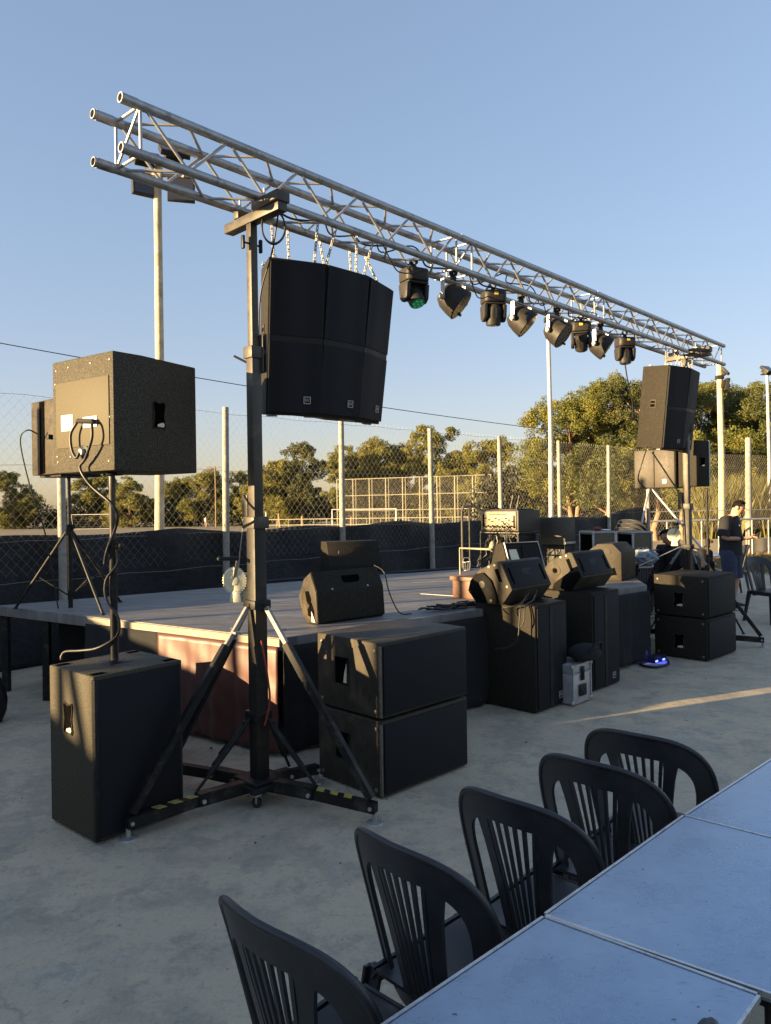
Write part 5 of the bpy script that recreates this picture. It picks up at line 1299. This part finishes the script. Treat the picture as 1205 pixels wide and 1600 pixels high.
# ------------------------------------------------------------------ people
def skinned(name, nodes, edges, m, parent, sub=2, root=0):
    me = bpy.data.meshes.new(name); me.from_pydata([n[0] for n in nodes], edges, []); me.materials.append(M[m])
    o = bpy.data.objects.new(name, me); COL.objects.link(o); o.parent = parent
    sk = o.modifiers.new('skin', 'SKIN'); sk.use_smooth_shade = True; sk.branch_smoothing = .4
    if not me.skin_vertices: 
        bm = bmesh.new(); bm.from_mesh(me); bm.verts.layers.skin.verify(); bm.to_mesh(me); bm.free()
    for i, n in enumerate(nodes):
        r = n[1]; r = r if isinstance(r, tuple) else (r, r)
        me.skin_vertices[0].data[i].radius = r; me.skin_vertices[0].data[i].use_root = (i == root)
    ss = o.modifiers.new('sub', 'SUBSURF'); ss.levels = sub; ss.render_levels = sub
    return o
def person(label, loc, rz, pose, k=1.0):
    t = thing('person', label, 'person', loc, rz)
    P = pose
    nodes = []; edges = []; idx = {}
    def add(n, co, r, par=None):
        idx[n] = len(nodes); nodes.append((tuple(V(co)*k), tuple(x*k for x in r) if isinstance(r, tuple) else r*k))
        if par: edges.append((idx[par], idx[n]))
    add('pelvis', P['pelvis'], (.125, .10)); add('waist', P['waist'], (.115, .09), 'pelvis'); add('chest', P['chest'], (.14, .10), 'waist'); add('upper', P['upper'], (.11, .085), 'chest')
    add('neck', P['neck'], .050, 'upper'); add('skull', P['skull'], (.068, .072), 'neck'); add('head', P['head'], (.078, .092), 'skull'); add('crown', P['crown'], (.055, .06), 'head')
    for s in ('L', 'R'):
        add('sh'+s, P['sh'+s], .058, 'upper'); add('el'+s, P['el'+s], .042, 'sh'+s); add('wr'+s, P['wr'+s], .027, 'el'+s); add('pa'+s, P['pa'+s], (.034, .02), 'wr'+s)
        for j, f in enumerate(P['fi'+s]):
            add('f%s%da' % (s, j), f[0], .0095, 'pa'+s); add('f%s%db' % (s, j), f[1], .0085, 'f%s%da' % (s, j)); add('f%s%dc' % (s, j), f[2], .007, 'f%s%db' % (s, j))
        add('hp'+s, P['hp'+s], .088, 'pelvis'); add('kn'+s, P['kn'+s], .056, 'hp'+s); add('ca'+s, V(P['kn'+s]).lerp(V(P['an'+s]), .3), .054, 'kn'+s); add('an'+s, P['an'+s], .034, 'ca'+s); add('to'+s, P['to'+s], .034, 'an'+s)
    skinned('body', nodes, edges, 'skin', t)
    g = lambda n: nodes[idx[n]][0]
    def loft(mb, rings, n=22):
        vs = []
        for c, rl, rf in rings:
            for q in range(n):
                a = 2*PI*q/n; wob = 1+.025*math.sin(3*a+c[2]*40)+.015*math.sin(7*a+c[2]*23)
                vs.append(V(c)+V((math.cos(a)*rf*k*wob, math.sin(a)*rl*k*wob, 0)))
        fs = [[r*n+q, r*n+(q+1) % n, (r+1)*n+(q+1) % n, (r+1)*n+q] for r in range(len(rings)-1) for q in range(n)]
        mb.add(vs, fs)
    pv, wa, chs, upp, nk = (V(g(q)) for q in ('pelvis', 'waist', 'chest', 'upper', 'neck'))
    mb = MB(); loft(mb, [(pv-V((0, 0, .07*k)), .188, .155), (pv, .186, .153), (pv.lerp(wa, .5), .180, .148), (wa, .178, .150), (wa.lerp(chs, .5), .184, .150), (chs, .196, .150), (chs.lerp(upp, .6), .205, .140), (upp, .195, .118), (upp+V((.005, 0, .035*k)), .150, .100), (upp.lerp(nk, .55), .095, .088), (upp.lerp(nk, .78), .066, .070)])
    for s in ('L', 'R'):
        a, b = V(g('sh'+s)), V(g('el'+s)); inn = upp.lerp(a, .5)
        mb.pipe([inn, a+V((0, 0, .006*k)), a.lerp(b, .3), a.lerp(b, .6), a.lerp(b, .88)], .08, 16, radii=[.085*k, .082*k, .080*k, .080*k, .084*k])
    mb.build('shirt', 'shirt', t, sharp=80)
    mb = MB(); loft(mb, [(pv+V((0, 0, .04*k)), .178, .146), (pv-V((0, 0, .05*k)), .184, .150), (pv-V((0, 0, .10*k)), .180, .140)])
    for s in ('L', 'R'):
        a, b = V(g('hp'+s)), V(g('kn'+s)); up_ = pv.lerp(a, .7)+V((0, 0, .02*k))
        mb.pipe([up_, a, a.lerp(b, .35), a.lerp(b, .7), a.lerp(b, 1.0)], .1, 16, radii=[.105*k, .112*k, .108*k, .102*k, .100*k])
    mb.build('shorts', 'denim', t, sharp=80)
    hd = V(g('head')); cr = V(g('crown')); up = (cr-V(g('skull'))).normalized(); fw = V(P['face']).normalized(); fw = (fw-up*fw.dot(up)).normalized(); lf = up.cross(fw)
    rot = Matrix((fw, lf, up)).transposed()
    mb = MB(); bm = bmesh.new(); bmesh.ops.create_icosphere(bm, subdivisions=3, radius=1)
    for v in list(bm.verts):
        if v.co.z < -.15 and v.co.x > -.35 or v.co.x > .48 and v.co.z < .62 or v.co.z < -.62: bm.verts.remove(v)
    for v in bm.verts: v.co = hd+up*.022*k+rot @ V((v.co.x*.101*k, v.co.y*.086*k, v.co.z*.093*k))
    mb.take(bm); mb.build('hair', 'hair', t, sharp=180)
    mb = MB(); c = hd+fw*.088*k-up*.022*k; mb.prism([c-lf*.013*k, c+lf*.013*k, c+up*.045*k], fw*.018*k, bev=.003*k); 
    for e in (-1, 1): mb.ell(hd+lf*e*.083*k-up*.01*k, .02*k, .012*k, .03*k, 10, 6, rot=rot)
    mb.build('nose_and_ears', 'skin', t)
    for e in (-1, 1):
        mb = MB(); mb.ell(hd+fw*.081*k+lf*e*.030*k+up*.008*k, .006*k, .010*k, .005*k, 8, 6, rot=rot); mb.build('eye', 'hair', t)
    mb = MB(); mb.ell(hd+fw*.082*k-up*.062*k, .010*k, .026*k, .007*k, 10, 6, rot=rot); mb.build('mouth', mat('lips', (.30, .12, .09), .5), t)
    for s in ('L', 'R'):
        a = V(g('an'+s)); b = V(g('to'+s)); d = b-a; d.z = 0; d.normalize(); sd_ = V((-d.y, d.x, 0))
        mb = MB(); base = V((a.x, a.y, a.z-.055*k))
        def ring_(x, w_, h_, z0): return [a+d*x*k+sd_*w_*k*math.cos(q)+V((0, 0, (-.058+z0)*k+ (h_*.5*k)*(1+math.sin(q)))) for q in [2*PI*i/12 for i in range(12)]]
        rs = [ring_(-.075, .022, .05, .0), ring_(-.06, .036, .085, 0), ring_(-.0, .040, .10, 0), ring_(.06, .044, .075, 0), ring_(.13, .047, .055, 0), ring_(.18, .036, .04, 0), ring_(.205, .012, .02, .004)]
        mb.add([p for r in rs for p in r], [[i*12+j, i*12+(j+1) % 12, (i+1)*12+(j+1) % 12, (i+1)*12+j] for i in range(6) for j in range(12)]+[list(range(12)), [72+j for j in range(12)]])
        shoe = mb.build('shoe', 'shoe', t, sharp=60)
        mb = MB(); mb.prism([a+d*x*k+sd_*y*k+V((0, 0, -.062*k)) for x, y in ((-.078, -.03), (-.078, .03), (0, .043), (.12, .049), (.19, .035), (.208, 0), (.19, -.035), (.12, -.049), (0, -.043))], (0, 0, .018*k)); mb.build('sole', 'white', shoe)
        mb = MB()
        for x in (.02, .05, .08): mb.bar(a+d*x*k+sd_*.043*k+V((0, 0, -.03*k)), a+d*(x-.03)*k+sd_*.040*k+V((0, 0, .02*k)), .008*k, .008*k); mb.bar(a+d*x*k-sd_*.043*k+V((0, 0, -.03*k)), a+d*(x-.03)*k-sd_*.040*k+V((0, 0, .02*k)), .008*k, .008*k)
        mb.build('stripe', 'white', shoe)
    return t, g
def fingers(palm, d, side, up, curl):
    palm = V(palm); d = V(d).normalized(); side = V(side).normalized(); up = V(up).normalized(); out_ = []
    for j, l in enumerate((.072, .082, .078, .062)):
        o = side*(-.030+.02*j); a = palm+d*.045+o; b = a+(d-up*curl*.6)*l*.45; c = b+(d*.35-up*curl)*l*.45; out_.append((a, b, c))
    a = palm-side*.03+d*.012+up*.01; out_.append((a, a+(d*.7-side*.55+up*.3)*.03, a+(d*1.0-side*.4+up*.3)*.058)); return out_
pR, pL = (.285, -.045, 1.115), (.285, .055, 1.11)
pose = dict(pelvis=(0, 0, .90), waist=(.0, 0, 1.04), chest=(-.005, 0, 1.22), upper=(-.01, 0, 1.36), neck=(.035, 0, 1.455), skull=(.085, 0, 1.505), head=(.125, 0, 1.565), crown=(.135, 0, 1.635), face=(.8, 0, -.55),
    shL=(-.01, .185, 1.365), elL=(-.02, .255, 1.10), wrL=(.20, .12, 1.085), paL=pL, fiL=fingers(pL, (.8, -.5, .15), (.5, .7, 0), (0, .3, 1), .6),
    shR=(-.01, -.185, 1.365), elR=(-.02, -.255, 1.10), wrR=(.20, -.115, 1.09), paR=pR, fiR=fingers(pR, (.85, .45, .15), (.4, -.8, 0), (0, .3, 1), .6),
    hpL=(0, .095, .86), knL=(.03, .12, .47), anL=(-.02, .12, .075), toL=(.12, .14, .035), hpR=(0, -.095, .86), knR=(.02, -.11, .47), anR=(-.03, -.12, .075), toR=(.11, -.14, .035))
man, g = person('man in black shirt and denim shorts standing with head bowed over a phone', (5.36, 11.75, 0), -42, pose, .985)
mb = MB(); mb.box(-.075, .075, -.036, .036, -.005, .005, .003, rot=Euler((.35, -.55, 0)).to_matrix()); ph = mb.build('phone', 'blackplastic'); ph.location = Matrix.Translation(man.location) @ man.rotation_euler.to_matrix().to_4x4() @ V((.355, .008, 1.145)); ph.rotation_euler = (0, 0, R(-42))
tag(ph, 'black phone held in both hands of the standing man', 'phone')
mb = MB(); mb.ring((.172, -.133, 1.075), (.195, -.118, 1.078), .036, .03, 14); wb = mb.build('wristband', 'hair', man)
tm = MB(); tm.box(.138, .150, -.075, -.03, 1.26, 1.282, .003); tm.build('shirt_print', mat('print_blue', (.10, .14, .26), .7), man)
pR2, pL2 = (.40, -.12, .62), (.42, .14, .60)
sit = dict(pelvis=(0, 0, .52), waist=(.03, 0, .66), chest=(.07, 0, .83), upper=(.10, 0, .97), neck=(.15, 0, 1.06), skull=(.20, 0, 1.11), head=(.235, 0, 1.17), crown=(.24, 0, 1.24), face=(.8, 0, -.5),
    shL=(.10, .185, .97), elL=(.16, .25, .71), wrL=(.34, .17, .62), paL=pL2, fiL=fingers(pL2, (1, -.2, -.1), (0, 1, 0), (0, 0, 1), .5),
    shR=(.10, -.185, .97), elR=(.16, -.25, .71), wrR=(.33, -.16, .63), paR=pR2, fiR=fingers(pR2, (1, .2, -.1), (0, -1, 0), (0, 0, 1), .5),
    hpL=(.02, .10, .50), knL=(.42, .14, .50), anL=(.40, .14, .075), toL=(.54, .15, .035), hpR=(.02, -.10, .50), knR=(.42, -.14, .50), anR=(.38, -.14, .075), toR=(.52, -.15, .035))
man.scale = (1.10, 1.10, 1.02)
seated, g2 = person('man with short dark hair sitting bent forward behind the far tower winch', (4.28, 11.15, 0), 215, sit, 1.0)
dup(ch, (4.31, 11.17, 0), 215-90, 'black plastic chair under the seated man', 'single black plastic chairs')
# ------------------------------------------------------------------ gear on and around the stage
hr_ = thing('handrail', 'black stair handrail of two uprights with a curved top rail behind the stage', 'handrail', (1.02, 10.1, ZS))
mb = MB(); mb.pipe([(0, 0, 0), (0, 0, .78), (.02, 0, .84), (.10, .02, .85), (.17, .03, .845), (.26, .05, .79), (.36, .08, .68), (.42, .10, .56)], .018, 10); mb.build('rail', 'mastpaint', hr_)
MB().pipe([(.10, .02, 0), (.10, .02, .84)], .014, 8).build('upright', 'mastpaint', hr_)
mb = MB(); mb.pipe([(0, 0, .60), (.10, .02, .605)], .009, 6); mb.pipe([(0, 0, .25), (.10, .02, .25)], .009, 6); mb.build('crossbar', 'mastpaint', hr_)
bu = thing('basket', 'small wire basket at the foot of the black handrail', 'basket', (1.06, 10.0, ZS))
mb = MB(); mb.ring((0, 0, .0), (0, 0, .008), .045, .036, 14); mb.ring((0, 0, .11), (0, 0, .116), .058, .05, 14)
for i in range(10): a = 2*PI*i/10; mb.pipe([(.04*math.cos(a), .04*math.sin(a), 0), (.054*math.cos(a), .054*math.sin(a), .112)], .003, 4)
mb.build('body', 'silver', bu)
mb = MB(); mb.pipe([(-.05, 0, .11), (-.03, 0, .17), (.03, 0, .17), (.05, 0, .11)], .004, 6); mb.build('handle', 'silver', bu)
sb = thing('step_box', 'brown wooden step box on the stage behind the first big subwoofer', 'step', (.86, 7.02, ZS), 45)
mb = MB(); mb.box(.02, .50, .02, .34, 0, .165, .004)
for z in (.04, .08, .12): mb.box(.015, .505, .0155, .0195, z, z+.004)
mb.build('body', 'wood', sb)
MB().box(0, .52, 0, .36, .166, .205, .005).build('top', mat('brown_board_worn', (.15, .08, .05), .6, 0, .3, 8), sb)
# amplifier rack on a white legged frame
rk = thing('equipment_rack', 'amplifier rack with sunlit cluttered front panel on a metal stand at the stage back', 'rack', (1.58, 9.0, ZS), 45)
def RB(x0, x1, y0, y1, z0, z1, b=.003): return MB().box(x0, x1, y0, y1, z0, z1, b)
RB(0, .46, 0, .56, .55, .80, .006).build('case', mat('grey_rack_case', (.05, .047, .04), .6, 0, .2, 9), rk)
fp_ = RB(-.012, -.0005, .03, .53, .57, .785); pnl = fp_.build('front_panel', mat('cream_panel', (.20, .175, .115), .5, .1, .4, 30, 160, .4, dirt=(.03, .025, .02)), rk)
mb = MB(); rnd = random.Random(12)
for i in range(14): y = .05+i*.035; mb.lathe([(.011, 0), (.009, .018)], (-.0125, y, .60+.012*(i % 2)), (-1, 0, 0), 8)
for i in range(9): y = .06+i*.05; mb.box(-.018, -.0125, y, y+.028, .66+.02*(i % 3), .672+.02*(i % 3))
mb.box(-.02, -.0125, .045, .06, .60, .74); mb.box(-.02, -.0125, .50, .515, .62, .75); mb.box(-.016, -.0125, .15, .42, .745, .752)
mb.build('knobs', 'hole', pnl)
mb = MB(); mb.pipe([(-.01, .10, .61), (-.06, .14, .56), (-.04, .2, .60), (-.08, .26, .52), (-.02, .30, .62)], .006, 6); mb.pipe([(-.012, .2, .63), (-.06, .18, .66), (-.05, .12, .60), (-.03, .07, .5)], .006, 6); mb.pipe([(-.012, .34, .61), (-.07, .36, .55), (-.03, .4, .45)], .006, 6); mb.build('patch_cable', 'rubber', rk)
mb = MB(); mb.pipe([(-.01, .0, 0), (-.01, .0, .50), (-.01, .02, .53), (-.01, .54, .53), (-.01, .56, .50), (-.01, .56, 0)], .011, 8); mb.pipe([(.44, .0, 0), (.44, .0, .53), (.44, .56, .53), (.44, .56, 0)], .011, 8)
for y in (0, .56): mb.pipe([(-.01, y, .53), (.44, y, .53)], .011, 8)
mb.build('stand', 'mastpaint', rk)
RB(.02, .42, .04, .30, .38, .51).build('power_amplifier', 'blackplastic', rk)
mb = MB()
for i in range(3): mb.lathe([(.034, 0), (.03, .02), (.004, .022)], (.0195, .08+.085*i, .445), (-1, 0, 0), 14)
mb.build('dial', 'hole', rk)
mb = MB(); rnd = random.Random(4)
for i in range(22):
    y = rnd.uniform(.05, .5); pts = [V((rnd.uniform(-.05, .05), y+rnd.uniform(-.05, .05)+.03*j, .50-.08*j)) for j in range(6)]; mb.pipe(pts, .005, 5)
mb.build('cable_loom', 'rubber', rk)
mb = MB(); mb.ell((-.03, .36, .36), .05, .04, .07, 10, 8); mb.build('power_box', 'farpost', rk)
mb = MB(); rnd = random.Random(6)
mb.box(.05, .40, .05, .50, .8005, .815, .003)
for i in range(5): y = .08+.08*i; mb.pipe([(.1, y, .815), (.05+rnd.uniform(-.1, .15), y+.05, .84), (.2, y+.1, .82)], .007, 5)
mb.build('mixer_top', 'blackplastic', rk)
for y, l in ((.16, .17), (.07, .17)): MB().pipe([(.06, y, .815), (.05, y-.05, .815+l)], .004, 5).build('antenna', 'silver', rk)
gb = thing('grey_case', 'plain grey box standing beside the amplifier rack', 'box', (2.2, 9.28, ZS+.0), 45)
RB(0, .24, 0, .36, .36, .70, .01).build('body', mat('grey_plastic', (.045, .045, .04), .6), gb); RB(.01, .23, .01, .35, 0, .355, .005).build('plinth', 'blackplastic', gb)
RB(-.003, .243, -.004, -.0005, .37, .40).build('band', 'silver', gb)
fs_ = thing('metal_frame', 'pale square tube frame leaning beside the amplifier rack', 'frame', (1.20, 8.72, ZS), 45)
mb = MB(); mb.pipe([(0, .45, 0), (0, .45, .36), (0, .20, .36), (0, .0, .36)], .012, 6); mb.pipe([(0, 0, .36), (.25, 0, .36), (.25, 0, 0)], .012, 6); mb.build('tube', 'farpost', fs_)
# flight cases
for k, (x, y, lab, txt, op) in enumerate(((2.62, 9.55, 'open flight case with dark interior and stencilled letters behind the monitors', 'EXS', True), (3.22, 9.85, 'second flight case with white stencil standing next to the open one', 'KAS', False))):
    fc_ = thing('flight_case', lab, 'flight case', (x, y, ZS), 12, 'tall flight cases at the stage back')
    Wc, Dc, Hc = (.30, .36, .50) if k == 0 else (.27, .40, .48)
    RB(0, Wc, 0, Dc, .02, Hc, .004).build('body', 'case', fc_)
    if op: RB(-.004, -.0005, .02, Dc-.02, .04, Hc-.03).build('open_side', 'hole', fc_)
    else: RB(-.004, -.0005, .02, Dc-.02, .04, Hc-.03).build('side_panel', 'hole', fc_)
    mb = MB()
    for i in (0, Wc):
        for j in (0, Dc): mb.box(i-.011, i+.011, j-.011, j+.011, .015, Hc+.004, .002)
    for z in (.02, Hc):
        for j in (0, Dc): mb.box(.012, Wc-.012, j-.010, j+.010, z-.010, z+.010)
        for i in (0, Wc): mb.box(i-.010, i+.010, .012, Dc-.012, z-.010, z+.010)
    mb.build('edging', 'alub', fc_)
    mb = MB()
    for i in (0, Wc):
        for z in (.03, Hc-.01): mb.ell((i, 0, z), .022, .016, .022)
    mb.build('corner_cap', 'silver', fc_)
    text_mb(txt, .085, (Wc*.5, -.0025, .25), R(90), 0, .001).build('stencil', 'logowhite', fc_)
rb_ = thing('cloth_bundle', 'small red cloth with white paper lying on the open flight case', 'cloth', (2.72, 9.72, ZS+.511))
mb = MB(); mb.ell((0, 0, .028), .06, .05, .028, 12, 8); mb.build('red_cloth', mat('red_rag', (.22, .04, .03), .8), rb_)
mb = MB(); mb.ell((.10, -.02, .012), .07, .05, .012, 12, 6); mb.build('white_paper', 'white', rb_)
for k, (x, y, lab) in enumerate(((2.66, 9.20, 'translucent plastic wrap crumpled before the open flight case'), (3.28, 9.60, 'translucent plastic wrap crumpled before the second flight case'))):
    r2 = np.random.default_rng(k); bm = bmesh.new(); bmesh.ops.create_icosphere(bm, subdivisions=3, radius=1)
    for v in bm.verts: v.co *= 1+.35*math.sin(v.co.x*7+k)*math.sin(v.co.y*9)*math.cos(v.co.z*8); v.co = V((v.co.x*.16, v.co.y*.12, .14+v.co.z*.10+ (.0)))
    mb = MB(); mb.take(bm); o = mb.build('plastic_wrap', mat('plastic_film_%d' % k, (.22, .26, .32), .15, 0, .2, 20), origin=(0, 0, 0), sharp=25); o.location = (x, y, ZS+.04); tag(o, lab, 'wrapping')
# far side-fill pair of speakers on stand near the far tower
rs1 = thing('loudspeaker', 'brown sunlit two panel loudspeaker behind the far lifting tower', 'loudspeaker', (3.82, 9.98, 1.87), 45, 'pole mounted side fill loudspeakers')
MB().box(0, .50, -.02, .56, 0, .52, .008).build('cabinet', 'boxworn', rs1)
mb = MB(); mb.box(-.012, -.0005, -.01, .265, .01, .51, .004); mb.box(-.012, -.0005, .275, .55, .01, .51, .004); mb.build('grille', mat('dusty_grille', (.040, .031, .022), .6, 0, .2, 40), rs1)
badge('EV', .05, (-.0135, .13, .09), R(90), R(-90), rs1)
rs2 = thing('loudspeaker', 'bluish dark loudspeaker with x shaped handle beside the far tower', 'loudspeaker', (4.02, 9.75, 1.88), 30, 'pole mounted side fill loudspeakers')
MB().box(0, .27, 0, .36, 0, .60, .008).build('cabinet', 'box', rs2); xhandle(rs2, (.12, -.001, .32), (1, 0, 0), (0, 0, 1), (0, -1, 0), .11, .13)
MB().box(.245, .268, -.006, -.0005, .0, .60).build('edge_strip', 'logo', rs2)
tripod('black speaker stand carrying the brown two panel loudspeaker behind the far tower', (4.05, 10.2, 0), 1.87, .6, (80, 200, 320), .75)
tripod('black speaker stand under the bluish loudspeaker with x shaped handle', (4.25, 9.98, 0), 1.86, .5, (60, 180, 300), .75)
# microphone stand lying/boom near the far tower
ms = thing('microphone_stand', 'black microphone boom stand in front of the chair stack', 'stand', (3.35, 9.35, 0))
mb = MB(); mb.pipe([(0, 0, .02), (0, 0, .95)], .010, 8); mb.build('pole', 'blackmetal', ms)
mb = MB(); mb.pipe([(-.25, -.05, .90), (.35, .15, 1.12)], .007, 8); mb.build('boom', 'silver', ms)
for a in (20, 140, 260): MB().pipe([(0, 0, .12), (.28*math.cos(R(a)), .28*math.sin(R(a)), .01)], .008, 6).build('leg', 'blackmetal', ms)
mb = MB(); mb.lathe([(.018, 0), (.014, .10), (.012, .16)], (-.25, -.05, .90), (-1, -.2, -.3), 10); mb.build('microphone', 'hole', ms)
# small blue led box on the ground by the subwoofers
lb_ = thing('power_strip', 'black power box with blue glowing lamps on the ground before the stage end', 'power box', (2.86, 8.05, 0), 40)
RB(-.12, .12, -.05, .05, .005, .07, .006).build('body', 'blackplastic', lb_)
mb = MB()
for x in (-.08, .06): mb.box(x-.02, x+.02, -.056, -.0505, .012, .03, .001)
mb.build('lamp', 'blue', lb_)
cable('floor_cable', [(2.75, 8.0, .02), (2.62, 7.85, .015), (2.72, 7.70, .015), (2.9, 7.82, .02), (2.95, 7.98, .03)], .012, 'black cable looped on the ground beside the blue glowing power box')
for x in (2.70, 2.86):
    ld = bpy.data.lights.new('blue_lamp', 'SPOT'); lo = bpy.data.objects.new('blue_lamp', ld); COL.objects.link(lo); ld.energy = .6; ld.color = (.08, .1, 1); ld.spot_size = R(75); ld.spot_blend = .9; ld.shadow_soft_size = .02
    lo.location = (x+.02, 7.94, .14); lo.rotation_euler = (R(18), 0, R(-20))
# dark tarp roll at the frame edge near the stage leg
ty = thing('tyre', 'dark old tyre half buried in shadow beside the stage leg', 'tyre', (-3.42, 6.05, 0))
mb = MB(); mb.pipe([(.0+.26*math.cos(2*PI*i/24)*.9, .26*math.cos(2*PI*i/24)*.35, .22+.26*math.sin(2*PI*i/24)-.04) for i in range(24)], .085, 10, closed=True); mb.build('rubber_ring', 'blackplastic', ty)
# litter and pebbles on the slab
mb = MB(); rnd = random.Random(21)
for i in range(85):
    x = rnd.uniform(-2.5, 4.5); y = rnd.uniform(2.0, 8.5); s = rnd.choice((.006, .008, .010, .012, .018)); a = rnd.uniform(0, 6)
    if i < 8: s = rnd.uniform(.014, .026)
    c_, s_ = math.cos(a), math.sin(a); mb.add([(x+s*c_, y+s*s_, .002), (x-s*.4*s_, y+s*.4*c_, .003+s*.5), (x-s*c_, y-s*s_, .002), (x+s*.4*s_, y-s*.4*c_, .002)], [[0, 1, 2, 3]])
tag(mb.build('litter', mat('dry_leaf', (.06, .05, .035), .9), smooth=False), 'small dry leaves and grit scattered on the concrete', None, None, 'stuff')

# ------------------------------------------------------------------ building block added unseen behind the camera to shade the near ground
bA = AZ; bu_ = V((math.cos(R(bA)), math.sin(R(bA)), 0)); bn = V((-bu_.y, bu_.x, 0))
corner = V((-9.6, 4.50-.404*9.6, 0))      # its edge follows the sun line past the near subwoofer
bl_ = thing('sunblocker', 'flat roofed plastered clubhouse added unseen behind the viewer to shade the foreground', 'building', corner)
def bp(s, n): p = corner+bu_*s+bn*n; return (p.x, p.y)
HB_ = 3.3
mb = MB(); q = [bp(0, 0), bp(-7, 0), bp(-7, -14), bp(0, -14)]; mb.prism([(x, y, -.05) for x, y in q], (0, 0, HB_)); mb.build('wall', 'plaster', bl_, True, smooth=False)
mb = MB(); q = [bp(.15, .0), bp(-7.15, .0), bp(-7.15, -14.15), bp(.15, -14.15)]; mb.prism([(x, y, HB_-.045) for x, y in q], (0, 0, .18)); mb.build('roof', 'concpost', bl_, True, smooth=False)
for n0 in (-2.5, -6, -9.5):
    mb = MB(); q = [bp(.004, n0), bp(.03, n0), bp(.03, n0-1.6), bp(.004, n0-1.6)]; mb.prism([(x, y, 1.0) for x, y in q], (0, 0, 1.2)); wf = mb.build('window', 'white', bl_, True)
    mb = MB(); q = [bp(.032, n0-.08), bp(.036, n0-.08), bp(.036, n0-1.52), bp(.032, n0-1.52)]; mb.prism([(x, y, 1.08) for x, y in q], (0, 0, 1.04)); mb.build('pane', 'lampglass', wf)
print('polys', sum(len(m.polygons) for m in bpy.data.meshes))
